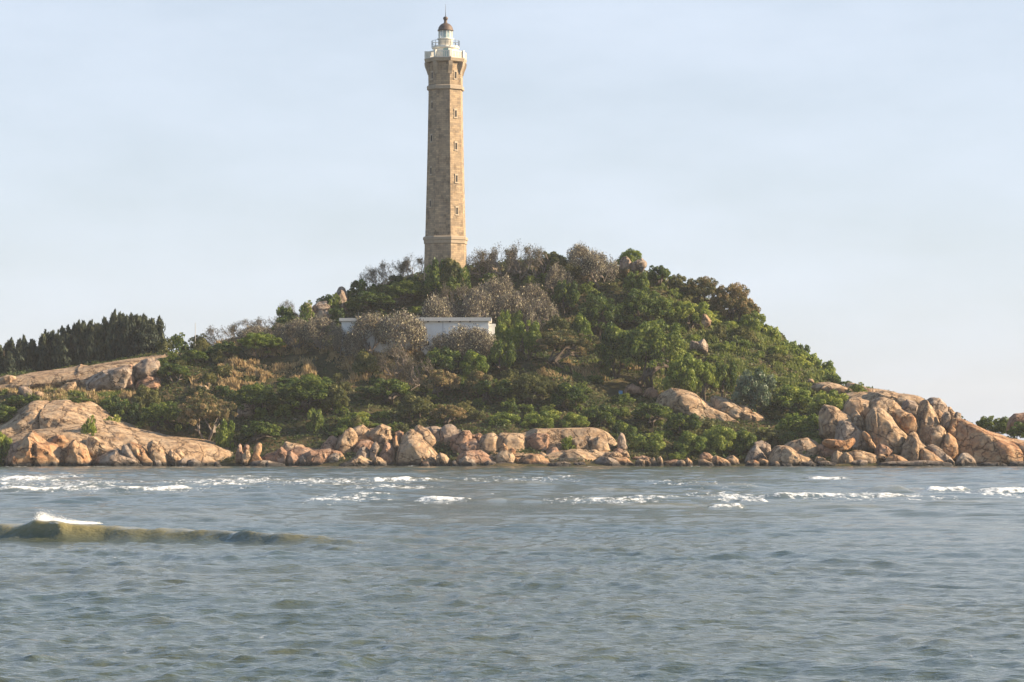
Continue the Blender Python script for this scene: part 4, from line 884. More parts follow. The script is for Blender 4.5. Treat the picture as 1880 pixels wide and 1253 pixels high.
round_part('lightning_rod', [(30.8, 1.3), (22, 0.9), (8, 0.5)], M_IRON, n_=6)

# ---------------------------------------------------------------- stone ruin by the lighthouse
def box_mesh(name, x0, x1, y0, y1, z0, z1, mat, parent=None, loc=None):
    V = [(x, y, z) for z in (z0, z1) for x, y in ((x0, y0), (x1, y0), (x1, y1), (x0, y1))]
    me = mesh_from(name, V, [(3, 2, 1, 0), (4, 5, 6, 7), (0, 1, 5, 4), (1, 2, 6, 5), (2, 3, 7, 6), (3, 0, 4, 7)], mat)
    uv = me.uv_layers.new(name='UVMap')
    for p in me.polygons:
        nrm = p.normal
        for li in p.loop_indices:
            c = me.vertices[me.loops[li].vertex_index].co
            uv.data[li].uv = (c.x + c.y, c.z) if abs(nrm.z) < 0.5 else (c.x, c.y)
    return link(name, me, parent, loc)
hx, hy, hz = W(911, 524, 471)
ru = bpy.data.objects.new('stone_annex', None); COL.objects.link(ru); ru.location = (hx, hy, hz - 1.0)
ru.rotation_euler = (0, 0, R(-38))
tag(ru, 'small sunlit stone annex half hidden by bare trees right of the lighthouse', 'building')
box_mesh('wall', -1.0, 1.0, -1.2, 1.2, 0, 3.0, M_SHAFT, ru)
V = [(-1.1, -1.3, 3.0), (1.1, -1.3, 3.0), (1.1, 1.3, 3.0), (-1.1, 1.3, 3.0), (0, -1.3, 4.0), (0, 1.3, 4.0)]
link('roof', mesh_from('roof', V, [(0, 1, 4), (1, 2, 5, 4), (2, 3, 5), (3, 0, 4, 5), (3, 2, 1, 0)], M_TRIM), ru)
M_WALL = simple('whitewashed_wall', (0.80, 0.79, 0.76), 0.85, vary=0.10, scale=1.2)
# retaining terrace wall below it
tw = box_mesh('terrace_wall', -2.2, 2.2, -0.25, 0.25, -1.2, 0.5, M_TRIM, None, W(916, 524, 460))
tag(tw, 'low stone terrace wall below the small stone annex', 'wall')

# ---------------------------------------------------------------- white keeper's house
YH = 439.0; HPX = F / YH
def hxz(u, v): return ((u - 940) / HPX, CZ - (v - HV) / HPX)
x0, zb = hxz(627, 652); x1, zr = hxz(897, 590)
ho = bpy.data.objects.new('keepers_house', None); COL.objects.link(ho); ho.location = (x0, YH, zb)
tag(ho, 'long low white house with flat roof half hidden by flowering trees', 'house')
W_ = x1 - x0; Hh = zr - zb; xm = hxz(664, 0)[0] - x0
def hz_(v): return CZ - (v - HV) / HPX - zb
def hx_(u): return (u - 940) / HPX - x0
box_mesh('wall', 0, W_, 0, 7.5, 0, Hh, M_WALL, ho)
rf = box_mesh('roof_slab', hx_(752), W_ + 0.45, -0.6, 8.0, Hh, hz_(583.5), simple('pale_roof_concrete', (0.62, 0.58, 0.52), 0.9, vary=0.18), ho)
box_mesh('roof_slab', -0.35, hx_(742), -0.5, 7.9, Hh, hz_(584.5), bpy.data.materials['pale_roof_concrete'], ho)
M_SPOUT = simple('dark_rain_spout', (0.06, 0.055, 0.05), 0.7)
for u in (786, 806, 826, 845, 863): box_mesh('rain_spout', hx_(u) - 0.12, hx_(u) + 0.12, -0.75, 0.0, Hh - 0.16, Hh, M_SPOUT, ho)
box_mesh('downpipe', hx_(812.6), hx_(813.6), -0.09, 0.0, 0, Hh, simple('pale_pipe', (0.45, 0.45, 0.45), 0.6), ho)
M_FR = simple('grey_frame', (0.35, 0.36, 0.36), 0.6)
def opening(kind, u0, u1, v0, v1):
    xa, xb, za, zb_ = hx_(u0), hx_(u1), hz_(v1), hz_(v0)
    o = box_mesh(kind, xa, xb, -0.02, 0.3, za, zb_, M_DARK, ho)
    t = 0.07
    box_mesh('frame', xa - t, xa, -0.08, 0.0, za - t, zb_ + t, M_FR, o); box_mesh('frame', xb, xb + t, -0.08, 0.0, za - t, zb_ + t, M_FR, o)
    box_mesh('frame', xa, xb, -0.08, 0.0, zb_, zb_ + t, M_FR, o)
    box_mesh('sill', xa, xb, -0.14, 0.0, za - t, za, M_FR, o)
opening('door', 768, 773, 620, 652)
opening('window', 777.5, 788, 627.5, 634)
opening('window', 700, 709, 622, 632)
opening('window', 650, 658, 614, 624)
for u, h_ in ((657, 12), (691, 14), (766, 9), (877, 10)): box_mesh('roof_rod', hx_(u) - 0.035, hx_(u) + 0.035, 2.0, 2.07, hz_(584), hz_(584 - h_), M_IRON, ho)
x2, zb2 = hxz(884, 640)
an = bpy.data.objects.new('house_annex', None); COL.objects.link(an); an.location = (x2, YH + 1.5, zb2 - 1)
tag(an, 'small white annex at the right end of the long low house', 'building')
box_mesh('wall', 0, 2.0, 0, 4, 0, CZ - (598 - HV) / HPX - zb2 + 1, M_WALL, an)
box_mesh('parapet', -0.1, 2.15, -0.12, 4.1, CZ - (598 - HV) / HPX - zb2 + 1, CZ - (594 - HV) / HPX - zb2 + 1, M_WALL, an)
gw = box_mesh('white_wall', -0.9, 0.9, -0.15, 0.15, -1.0, 1.7, M_WALL, None, W(935, 664, 436.5))
tag(gw, 'short white wall glimpsed through the trees right of the house', 'wall')

# ---------------------------------------------------------------- small things in the clearing
hp = hit(1150, 728) or W(1150, 728, 432)
def lathe(name, prof, mat, parent=None, loc=None, n_=16, scale=None):
    V = []; Fs = []
    for r_, z in prof: V += [(r_ * math.cos(2 * math.pi * k / n_), r_ * math.sin(2 * math.pi * k / n_), z) for k in range(n_)]
    for i in range(len(prof) - 1): Fs += [(i * n_ + k, i * n_ + (k + 1) % n_, (i + 1) * n_ + (k + 1) % n_, (i + 1) * n_ + k) for k in range(n_)]
    Fs.append(tuple(range(n_))[::-1]); t = (len(prof) - 1) * n_; Fs.append(tuple(t + k for k in range(n_)))
    return link(name, mesh_from(name, V, Fs, mat, smooth=False), parent, loc, scale=scale)
bx_, by_, bz_ = hit(1139, 729) or W(1139, 729, 431)
br_ = lathe('blue_barrel', [(0.26, 0), (0.31, 0.05), (0.31, 0.28), (0.34, 0.30), (0.31, 0.33), (0.31, 0.60), (0.34, 0.63), (0.31, 0.66), (0.30, 0.88), (0.27, 0.92)], simple('faded_blue_plastic', (0.10, 0.24, 0.42), 0.45), None, (bx_, by_ - 0.8, bz_))
tag(br_, 'small faded blue barrel in the shaded clearing below the spreading tree', 'barrel')
px_, py_, pz_ = hit(359, 640) or W(359, 640, 445)
pole = lathe('pole', [(0.05, -0.5), (0.04, 3.6), (0.02, 3.7)], simple('weathered_pale_pole', (0.45, 0.42, 0.38), 0.7), None, W(358.5, 636, py_), n_=8)
tag(pole, 'thin pale pole standing alone on the left ridge', 'pole')

# ---------------------------------------------------------------- plants: leaves and twigs
def leaf_quads(C, N, size, r, aspect=1.0, up=None):
    """one small leaf-like quad per centre, facing roughly N"""
    n_ = len(C); N = N / (np.linalg.norm(N, axis=1)[:, None] + 1e-9)
    t = r.normal(size=(n_, 3)) if up is None else up + r.normal(0, 0.25, (n_, 3))
    t = t - N * (t * N).sum(1)[:, None]; t /= (np.linalg.norm(t, axis=1)[:, None] + 1e-9)
    bq = np.cross(N, t); s = (size * r.uniform(0.6, 1.35, n_))[:, None]
    a = t * s * 0.5 * aspect; b_ = bq * s * 0.36
    V = np.stack([C - a, C + b_ - a * 0.1, C + a, C - b_ - a * 0.1], 1).reshape(-1, 3)
    return V, np.arange(n_ * 4).reshape(-1, 4)

def foliage(name, w, d, h, n_, size, seed, mat, lumps=40, shell=(0.5, 0.86), lump_r=(0.16, 0.30), flat=0.42, spread=0.55):
    r = np.random.default_rng(seed)
    k = r.normal(size=(lumps, 3)); k[:, 2] = np.abs(k[:, 2]) * 1.0 - 0.30; k /= np.linalg.norm(k, axis=1)[:, None]
    rad = r.uniform(*shell, lumps); lr = r.uniform(*lump_r, lumps); kc = k * rad[:, None]
    out = r.uniform(0.85, 1.12, lumps)[:, None]; kc *= out
    which = r.choice(lumps, n_, p=lr ** 2 / (lr ** 2).sum())
    dv = r.normal(size=(n_, 3)); dv[:, 2] += 0.25; dv /= np.linalg.norm(dv, axis=1)[:, None]
    rr = lr[which] * r.uniform(0.55, 1.1, n_) ** 0.7
    P = kc[which] + dv * rr[:, None]
    tint = np.clip(0.5 + r.normal(0, 0.17, n_) + r.normal(0, 0.13, lumps)[which], 0, 1)
    S3 = np.array([w / 2, d / 2, h * (1 - flat)]); C = P * S3; C[:, 2] += h * flat
    C[:, 2] = np.where(C[:, 2] < 0, -C[:, 2] * 0.3, C[:, 2])
    N = dv * np.array([1, 1, 1.0]) + r.normal(0, spread, (n_, 3))
    V, Fc = leaf_quads(C, N, size, r)
    return mesh_from(name, V, Fc, mat, attrs={'tint': np.repeat(tint, 4)})

def tubes(segs, sides=3):
    """segs: list of (p0, p1, r0, r1)"""
    A = np.array([s[0] for s in segs]); B = np.array([s[1] for s in segs]); r0 = np.array([s[2] for s in segs]); r1 = np.array([s[3] for s in segs])
    D = B - A; D /= (np.linalg.norm(D, axis=1)[:, None] + 1e-9)
    H_ = np.where(np.abs(D[:, 2:3]) < 0.9, np.array([[0, 0, 1.0]]), np.array([[1.0, 0, 0]]))
    X = np.cross(D, H_); X /= np.linalg.norm(X, axis=1)[:, None]; Yv = np.cross(D, X)
    V = []
    for base, rad in ((A, r0), (B, r1)):
        for k in range(sides):
            a = 2 * math.pi * k / sides
            V.append(base + (X * math.cos(a) + Yv * math.sin(a)) * rad[:, None])
    V = np.stack(V, 1).reshape(-1, 3); n_ = len(segs); o = np.arange(n_)[:, None] * (2 * sides)
    Fc = np.concatenate([o + np.array([[k, (k + 1) % sides, (k + 1) % sides + sides, k + sides]]) for k in range(sides)])
    return V, Fc

def skeleton(seed, w, d, h, levels=6, trunk=0.18, fork=(2, 3), lean=0.0, rise=0.5, r0=0.22):
    r = np.random.default_rng(seed); segs = []; tips = []
    def grow(p, dirv, L, rad, lev):
        q = p + dirv * L; segs.append((p, q, rad, rad * 0.75))
        if lev == 0: tips.append((q, dirv)); return
        k = r.integers(fork[0], fork[1] + 1)
        for j in range(k):
            nd = dirv + r.normal(0, 0.62, 3) + np.array([lean, 0, rise * 0.35]); nd[2] = nd[2] * 0.9
            nd /= np.linalg.norm(nd)
            grow(q, nd, L * r.uniform(0.68, 0.9), rad * 0.66, lev - 1)
    for j in range(3):
        a = r.uniform(0, 6.28); dv = np.array([math.cos(a) * 0.8 + lean, math.sin(a) * 0.8, 0.75]); dv /= np.linalg.norm(dv)
        grow(np.zeros(3), dv, 1.0, 0.10, levels)
    T = np.array([t[0] for t in tips]); lo = T.min(0); hi = T.max(0)
    sc_ = np.array([w / (hi[0] - lo[0]), d / (hi[1] - lo[1]), h / hi[2]])
    ctr = np.array([(lo[0] + hi[0]) / 2 * sc_[0], (lo[1] + hi[1]) / 2 * sc_[1], 0.30 * h]); sem = np.array([w / 2, d / 2, 0.70 * h])
    def f(p):
        q_ = (p * sc_ - ctr) / sem; n0 = np.linalg.norm(q_) + 1e-6
        if p[2] <= 0: return p * sc_
        k_ = min(1.0, n0 ** 0.68) / n0; wgt = min(1.0, p[2] * sc_[2] / (0.25 * h))
        out = (q_ * (1 + (k_ - 1) * wgt)) * sem + ctr; out[2] = max(out[2], 0.0); out[0] -= ctr[0] * wgt; out[1] -= ctr[1] * wgt
        return out
    segs = [(f(a), f(b_), ra * r0 / 0.10, rb * r0 / 0.10) for a, b_, ra, rb in segs]
    return segs, [(f(t), dv) for t, dv in tips], r

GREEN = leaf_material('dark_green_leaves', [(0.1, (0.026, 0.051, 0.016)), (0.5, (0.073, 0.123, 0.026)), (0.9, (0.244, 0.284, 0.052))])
BRIGHT = leaf_material('yellow_green_leaves', [(0.1, (0.063, 0.108, 0.019)), (0.5, (0.158, 0.216, 0.032)), (0.9, (0.304, 0.341, 0.063))], trans=0.35)
OLIVE = leaf_material('olive_leaves', [(0.1, (0.039, 0.052, 0.019)), (0.5, (0.111, 0.127, 0.039)), (0.9, (0.247, 0.227, 0.078))])
BROWN = leaf_material('russet_leaves', [(0.05, (0.062, 0.077, 0.031)), (0.38, (0.133, 0.142, 0.052)), (0.62, (0.250, 0.173, 0.078)), (0.9, (0.406, 0.309, 0.157))])
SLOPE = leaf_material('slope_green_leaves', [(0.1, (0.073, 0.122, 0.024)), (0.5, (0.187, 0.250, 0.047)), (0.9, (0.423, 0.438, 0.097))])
BLUE = leaf_material('bluish_green_leaves', [(0.1, (0.027, 0.056, 0.035)), (0.5, (0.069, 0.119, 0.062)), (0.9, (0.213, 0.250, 0.163))], rough=0.4)
PLUM = leaf_material('frangipani_leaves', [(0.1, (0.085, 0.075, 0.065)), (0.45, (0.18, 0.155, 0.135)), (0.66, (0.22, 0.21, 0.13)), (0.88, (0.58, 0.50, 0.33)), (1.0, (0.75, 0.68, 0.48))], objvar=0.12)
TWIGL = leaf_material('sparse_dry_leaves', [(0.1, (0.05, 0.045, 0.03)), (0.5, (0.12, 0.10, 0.065)), (0.8, (0.13, 0.14, 0.05)), (1.0, (0.40, 0.33, 0.22))], objvar=0.2)
NEEDLE = leaf_material('casuarina_needles', [(0.1, (0.018, 0.029, 0.022)), (0.5, (0.035, 0.050, 0.033)), (0.9, (0.083, 0.094, 0.050))], rough=0.8, trans=0.12)
BARK = simple('grey_bark', (0.22, 0.18, 0.15), 0.9, vary=0.3, scale=4)
DBARK = simple('dark_bark', (0.09, 0.07, 0.055), 0.9, vary=0.3, scale=4)
MAT = dict(green=GREEN, bright=BRIGHT, olive=OLIVE, brown=BROWN, slope=SLOPE, blue=BLUE)

BIG = [foliage('crown', 10, 9, 7, 14000, 0.30, 101 + k, GREEN, lumps=150, lump_r=(0.07, 0.18), shell=(0.55, 0.95)) for k in range(3)]
MED = [foliage('crown', 6, 5.4, 4.6, 6000, 0.27, 201 + k, GREEN, lumps=46, lump_r=(0.12, 0.26)) for k in range(4)]
SML = [foliage('shrub', 3, 2.8, 2.2, 1900, 0.22, 301 + k, GREEN, lumps=24, lump_r=(0.16, 0.32), flat=0.3) for k in range(4)]
FLAT = [foliage('crown', 10, 9, 4.2, 12000, 0.28, 401 + k, BROWN, lumps=150, lump_r=(0.06, 0.15), shell=(0.3, 0.97), flat=0.35) for k in range(2)]

def trunk_mesh(seed, w, h, mat, r0=0.26, n_=3, levels=2):
    segs, tips, r = skeleton(seed, w, w * 0.9, h, levels=levels, r0=r0)
    V, Fc = tubes(segs, 5); return mesh_from('trunk', V, Fc, mat, smooth=True)
TRK = [trunk_mesh(500 + k, 6.0, 4.0, DBARK) for k in range(3)]
TRKP = [trunk_mesh(510 + k, 6.0, 4.0, BARK, r0=0.2) for k in range(2)]

def twiggy(seed, w, d, h, levels, leafmat, leaf=0.17, per=4, lean=0.0, r0=0.16, rise=0.5, twig=None):
    segs, tips, r = skeleton(seed, w, d, h, levels=levels, lean=lean, r0=r0, rise=rise)
    V, Fc = tubes(segs, 3); br = mesh_from('branches', V, Fc, twig or BARK)
    T = np.array([t[0] for t in tips]); C = np.repeat(T, per, 0) + r.normal(0, 0.2, (len(T) * per, 3))
    N = r.normal(0, 0.6, (len(C), 3)) + np.array([0, 0, 0.6])
    tint = np.clip(r.uniform(0.0, 1.0, len(C)) ** 1.25, 0, 1)
    V, Fc = leaf_quads(C, N, leaf, r)
    return br, mesh_from('foliage', V, Fc, leafmat, attrs={'tint': np.repeat(tint, 4)})
PLU = [twiggy(600 + k, 6, 5.5, 3.6, 6, PLUM, 0.16, 9) for k in range(4)]
BARE = [twiggy(640 + k, 6, 5, 4.2, 6, TWIGL, 0.15, 3, lean=-0.22, r0=0.13, rise=0.9) for k in range(4)]

def casuarina(seed, w, h, n_=5200):
    r = np.random.default_rng(seed); C = []; up = []
    L = 14; lx = r.normal(0, 0.42, L) * w; ly = r.normal(0, 0.4, L) * w; lh_ = h * r.uniform(0.62, 0.98, L); lh_[0] = h
    k = r.integers(0, L, n_); t = r.random(n_) ** 0.75
    rad = (0.40 * w) * (1 - t) ** 0.6 * r.random(n_) ** 0.7 * (0.75 + 0.5 * np.sin(t * 23 + k)) + 0.04; a = r.uniform(0, 6.283, n_)
    C = np.stack([lx[k] * (1 - 0.25 * t) + rad * np.cos(a), ly[k] * (1 - 0.25 * t) + rad * np.sin(a), t * lh_[k]], 1)
    N = np.stack([np.cos(a), np.sin(a), 0 * a], 1) + r.normal(0, 0.35, (n_, 3))
    upv = np.stack([np.cos(a) * 0.45, np.sin(a) * 0.45, 1 + 0 * a], 1)
    V, Fc = leaf_quads(C, N, 0.30, r, aspect=2.4, up=upv)
    tint = np.clip(0.45 + r.normal(0, 0.18, n_) + 0.25 * (t > 0.9), 0, 1)
    return mesh_from('crown', V, Fc, NEEDLE, attrs={'tint': np.repeat(tint, 4)})
CAS = [casuarina(700 + k, 3.4, 8.0) for k in range(4)]
V, Fc = tubes([(np.array([0, 0, -1.0]), np.array([0.1, 0, 5.0]), 0.16, 0.08)], 6); CTR = mesh_from('trunk', V, Fc, DBARK)

def objmat(o, m):
    o.material_slots[0].link = 'OBJECT'; o.material_slots[0].material = m

n_t = [0]
def place(kind, u0, u1, vt, vb, label, Y=None, tree=True, group=None, cat=None, lift=None, depth=None, seed=None):
    """stand one plant on the ground where the photograph shows it; box = its crown"""
    n_t[0] += 1; k = seed if seed is not None else n_t[0] * 7 + int(u0)
    uc = (u0 + u1) / 2
    if Y is None:
        hq = hit(uc, vb); x, Yb, z = hq if hq else (None, 466.0, None)
    else: Yb = Y
    x = (uc - 940) / F * Yb; zg = g1(x, Yb)
    w = (u1 - u0) / F * Yb; zt_ = CZ - (vt - HV) / F * Yb; zb_ = CZ - (vb - HV) / F * Yb
    hgt = max(zt_ - zb_, 0.8); z0 = min(zb_, zg + 0.2) if lift is None else zg
    ch = zt_ - z0
    rot = R((k * 47) % 40 - 20)
    d = depth or w * 0.85
    if kind in MAT:
        if tree:
            root = bpy.data.objects.new('tree', None); COL.objects.link(root); root.location = (x, Yb, zg - 0.2)
            flat = lift is not None and kind in ('brown', 'olive') and w > 7
            protos, pw, pd, ph = (FLAT, 10, 9, 4.2) if flat else ((BIG, 10, 9, 7) if w > 7.5 else (MED, 6, 5.4, 4.6))
            cz = (lift or 0.0)
            c = link('crown', protos[k % len(protos)], root, (0, 0, cz + 0.2), (0, 0, rot), (w / pw * 0.97, d / pd, max(0.6, (zt_ - zg - cz)) / ph * 0.97)); objmat(c, MAT[kind])
            th = max(zt_ - zg, 1.0) * 0.8
            link('trunk', (TRKP if 'pale' in label else TRK)[k % 2], root, (0, 0, -0.3), (0, 0, rot + 1), (w * 0.6 / 6, w * 0.5 / 6, th / 4.0))
            return tag(root, label, cat or 'tree', group)
        o = link('shrub', SML[k % 4] if w < 4.6 else MED[k % 4], None, (x, Yb, z0 - 0.1), (0, 0, rot))
        o.scale = (w / 3, d / 2.8, ch / 2.2) if w < 4.6 else (w / 6, d / 5.4, ch / 4.6)
        objmat(o, MAT[kind]); return tag(o, label, cat or 'shrub', group)
    if kind in ('plum', 'bare'):
        br, fo_m = (PLU if kind == 'plum' else BARE)[k % 4]; h0 = 3.6 if kind == 'plum' else 4.2; d0 = 5.5 if kind == 'plum' else 5.0
        root = bpy.data.objects.new('frangipani_tree' if kind == 'plum' else 'windswept_tree', None); COL.objects.link(root); root.location = (x, Yb, zg - 0.1)
        if kind == 'plum': root.rotation_euler = (0, 0, R((k * 61) % 360))
        hh_ = max(zt_ - zg + 0.1, 1.0)
        for nm, m_ in (('branches', br), ('foliage', fo_m)): link(nm, m_, root, scale=(w / 6, d / d0 if kind == 'bare' else w / 5.8, hh_ / h0))
        return tag(root, label, cat or 'tree', group)
    if kind == 'cas':
        root = bpy.data.objects.new('casuarina_tree', None); COL.objects.link(root); root.location = (x, Yb, zg - 0.1)
        c = link('crown', CAS[k % 4], root, (0, 0, 0), (0, 0, R(k * 31 % 360)), (w / 3.4, w / 3.4, (zt_ - zg + 0.1) / 8.0)); link('trunk', CTR, root)
        return tag(root, label, 'tree', group)

# ---------------------------------------------------------------- plants: where they stand
P = place
# dark casuarina row on the left ridge
cas = [(-42, 650), (-22, 645), (-4, 640), (12, 632), (28, 627), (45, 623), (62, 619), (78, 614), (94, 610), (110, 606), (124, 600), (139, 598), (154, 595), (168, 590), (182, 586), (196, 583), (209, 578), (222, 575), (235, 576), (247, 578), (258, 579), (268, 583)]
ORD = 'first second third fourth fifth sixth seventh eighth ninth tenth eleventh twelfth thirteenth fourteenth fifteenth sixteenth seventeenth eighteenth nineteenth twentieth twenty-first twenty-second'.split()
for i, (u, vt) in enumerate(cas):
    nxt = len(cas) - i
    lab = 'dark casuarina, ' + ORD[i] + ' from the left in the close row on the ridge'
    if nxt <= 3: lab = ['tall casuarina at the right end of its row', 'casuarina second from the right end of its row', 'casuarina third from the right end of its row'][nxt - 1]
    hw_ = 22 + (i * 29 % 9); P('cas', u - hw_, u + hw_, vt + (i * 53 % 11) - 6, 690, lab, Y=459 + (i * 37 % 5), group='casuarinas in a close row on the left ridge')
P('cas', -14, 26, 637, 690, 'lighter grey green casuarina in front of the row at the left edge', Y=451)
P('cas', 244, 288, 588, 662, 'bushy olive tinged casuarina in front of the right end of the row', Y=453)
# bushes between casuarinas and the grassy rise
P('olive', 282, 322, 620, 655, 'low olive bush right at the foot of the casuarina row', Y=452, tree=False)
P('green', 308, 352, 611, 650, 'round green bush left of the thin pale pole', Y=454, tree=False)
P('olive', 345, 395, 613, 650, 'olive bush right of the thin pale pole', Y=455, tree=False)
P('bare', 372, 436, 594, 640, 'grey windswept shrub lowest on the left skyline', Y=455)
P('bare', 420, 480, 587, 630, 'second windswept shrub climbing the left skyline', Y=456)
P('bare', 462, 520, 578, 620, 'third windswept shrub just below the skyline crags', Y=456)
P('green', 496, 566, 574, 610, 'flat green crown standing before the left skyline crags', Y=454)
P('green', 504, 545, 556, 590, 'ragged dark bush at the foot of the skyline crags', Y=462, tree=False)
P('bare', 508, 545, 552, 585, 'dark twiggy scrub at the very end of the hill crest', Y=463)
P('green', 580, 622, 541, 565, 'dark bush draped over the broad skyline crag', Y=466, tree=False)
P('green', 634, 680, 508, 560, 'dark bush right of the tall skyline cliff', Y=466, tree=False)
P('green', 600, 640, 560, 592, 'dark bush below the tall skyline cliff', Y=458, tree=False)
P('bare', 655, 705, 490, 535, 'windswept crest tree above the tall skyline cliff', Y=470)
P('bare', 690, 745, 474, 525, 'windswept crest tree halfway from the cliff to the lighthouse', Y=470)
P('bare', 728, 788, 468, 515, 'windswept crest tree just left of the lighthouse', Y=470)
P('green', 640, 730, 535, 590, 'broad dark thicket tree on the shaded slope left of the lighthouse', Y=461)
P('green', 700, 790, 512, 580, 'dark tree on the shaded slope straight below the windswept crest', Y=463)
P('green', 770, 850, 500, 570, 'dark tree in the shade directly below the lighthouse', Y=461.5)
P('green', 776, 826, 474, 520, 'dark ivy like bush climbing the left of the lighthouse foot', Y=462.0, tree=False)
P('olive', 802, 856, 468, 520, 'olive bush before the lighthouse foot', Y=462.5, tree=False)
P('green', 832, 866, 484, 540, 'dark shrub against the right corner of the lighthouse foot', Y=461.5, tree=False)
P('bare', 852, 908, 457, 520, 'leafless grey tree just right of the lighthouse', Y=467)
P('bare', 888, 950, 449, 520, 'tall bare tree in front of the small stone annex', Y=467)
P('bare', 925, 985, 444, 515, 'tallest bare tree on the crest right of the lighthouse', Y=467)
P('bare', 955, 1010, 452, 515, 'bare tree with thin green tips right of the tallest one', Y=467)
P('olive', 985, 1045, 456, 505, 'olive flat crown on the crest', Y=468)
P('plum', 1028, 1092, 448, 505, 'cream flowered frangipani at the top of the crest', Y=468)
P('plum', 1066, 1136, 458, 530, 'pale flowered frangipani left of the summit boulders', Y=465)
P('plum', 1000, 1060, 486, 535, 'frangipani with pale crown in front of the crest trees', Y=462)
P('bright', 1131, 1182, 453, 474, 'fresh green bush growing on the summit boulders', Y=470, tree=False)
P('green', 1186, 1236, 483, 545, 'dark leafy tree right of the summit boulders', Y=466)
P('green', 1140, 1196, 490, 545, 'dark bush below the summit boulders', Y=461)
P('olive', 1222, 1262, 500, 545, 'olive bush on the skyline left of the russet tree', Y=467)
P('brown', 1244, 1330, 504, 580, 'russet tree on the right skyline, larger and higher one', Y=466)
P('brown', 1300, 1388, 514, 600, 'russet tree on the right skyline, lower one', Y=464)
P('brown', 1335, 1400, 545, 612, 'small russet tree stepping down the right skyline', Y=463)
P('green', 1368, 1428, 586, 640, 'dark green bush on the falling right skyline', Y=463, tree=False)
P('olive', 1405, 1450, 608, 655, 'olive bush on the falling right skyline', Y=463, tree=False)
P('green', 1448, 1494, 631, 680, 'dark bush sticking up from the falling right skyline', Y=462, tree=False)
P('slope', 1480, 1535, 655, 702, 'rounded green bush near the end of the right skyline', Y=460, tree=False)
P('green', 1505, 1552, 684, 712, 'last low green bush before the rock crest', Y=446, tree=False)
P('green', 1556, 1600, 702, 730, 'dark low bush lying against the lit rock crest', Y=429, tree=False)
P('green', 1530, 1572, 697, 718, 'low dark bush above the lit pink ledge', Y=438, tree=False)
P('slope', 1396, 1440, 592, 640, 'sunny green bush on the falling right skyline below the dark green one', Y=461, tree=False)
P('slope', 1425, 1475, 618, 665, 'sunny green bush on the falling right skyline below the olive one', Y=461, tree=False)
P('slope', 1462, 1512, 640, 690, 'light green bush right of the dark bush on the falling skyline', Y=460, tree=False)
P('slope', 1352, 1408, 566, 620, 'light green bush below the small russet tree', Y=461, tree=False)
P('slope', 1500, 1545, 672, 712, 'light green bush at the very foot of the right skyline', Y=455, tree=False)
P('green', 592, 628, 534, 572, 'dark bush in front of the tall skyline cliff', Y=462, tree=False)
P('green', 548, 584, 552, 590, 'dark bush in front of the low skyline knob', Y=459, tree=False)
P('plum', 786, 846, 612, 664, 'small frangipani below the house window', Y=434.5)
P('plum', 846, 916, 598, 660, 'round frangipani covering the right corner of the house', Y=435)
P('slope', 905, 965, 560, 600, 'green bush left behind the tall feathery tree', Y=449, tree=False)
# frangipani belt in the middle
P('plum', 870, 955, 505, 560, 'wide frangipani in the belt right below the stone annex', Y=457)
P('plum', 940, 1010, 520, 570, 'frangipani at the right end of the upper belt', Y=457)
P('plum', 770, 850, 540, 590, 'frangipani in the belt just above the house roof, left', Y=450)
P('plum', 830, 915, 530, 590, 'frangipani in the belt just above the house roof, middle', Y=451)
P('plum', 895, 975, 535, 592, 'frangipani in the belt just above the house roof, right', Y=451)
P('plum', 955, 1030, 548, 600, 'cream topped frangipani right of the house roof', Y=450)
P('bare', 800, 870, 512, 560, 'grey scrub tree in the shade above the frangipani belt', Y=456)
P('plum', 515, 575, 582, 640, 'frangipani left of the house behind the dry grass', Y=443)
P('plum', 556, 628, 578, 642, 'frangipani touching the left end of the house', Y=441)
P('plum', 610, 640, 600, 650, 'little frangipani at the left corner of the house', Y=437)
P('plum', 628, 672, 604, 656, 'small grey frangipani in front of the left end of the house', Y=436)
P('plum', 634, 722, 575, 656, 'domed frangipani in front of the house, left one of two', Y=437)
P('plum', 684, 784, 569, 656, 'large domed flowering frangipani in front of the house, right one of two', Y=436)
P('plum', 806, 900, 600, 662, 'wide low frangipani before the right end of the house', Y=436)
P('plum', 430, 500, 596, 640, 'frangipani on the rise left of the flat green crown', Y=449)
P('plum', 480, 540, 596, 645, 'frangipani below the flat green crown', Y=446)
# trees in the middle right
P('bright', 900, 948, 590, 650, 'yellow green tree at the right end of the house', Y=437)
P('bright', 935, 1000, 578, 665, 'tall feathery yellow green tree right of the house', Y=436)
P('green', 892, 950, 615, 690, 'dark tree in the shade below the house annex', Y=432)
P('olive', 990, 1050, 573, 625, 'fine leaved olive tree behind the flat topped one', Y=446)
P('bright', 1040, 1096, 572, 620, 'pale green fine leaved tree on the slope above the flat topped one', Y=447)
P('brown', 970, 1100, 602, 680, 'flat topped brownish tree with two dark trunks in the clearing', Y=435, lift=2.6)
P('green', 1086, 1175, 588, 690, 'dense green tree between the flat topped and the spreading tree', Y=437)
P('green', 1130, 1270, 582, 712, 'great spreading dark tree with a shaded trunk in the middle of the slope', Y=434, lift=2.0)
P('bright', 1215, 1296, 640, 706, 'sunlit yellow green tree at the right foot of the great spreading tree', Y=430)
P('bright', 1270, 1322, 655, 720, 'bright leafy bush right of the sunlit yellow green tree', Y=431)
P('green', 1300, 1358, 652, 735, 'dark leafy tree above the inland slab', Y=432)
P('blue', 1338, 1428, 668, 762, 'bluish green big leaved thicket right of the inland slab', Y=427)
P('green', 1010, 1066, 505, 560, 'dark round tree under the crest frangipanis', Y=459)
P('green', 1050, 1150, 540, 600, 'dark tree in the hollow left of the green slope', Y=453)
P('green', 1130, 1240, 530, 590, 'wide green tree under the summit boulders', Y=455)
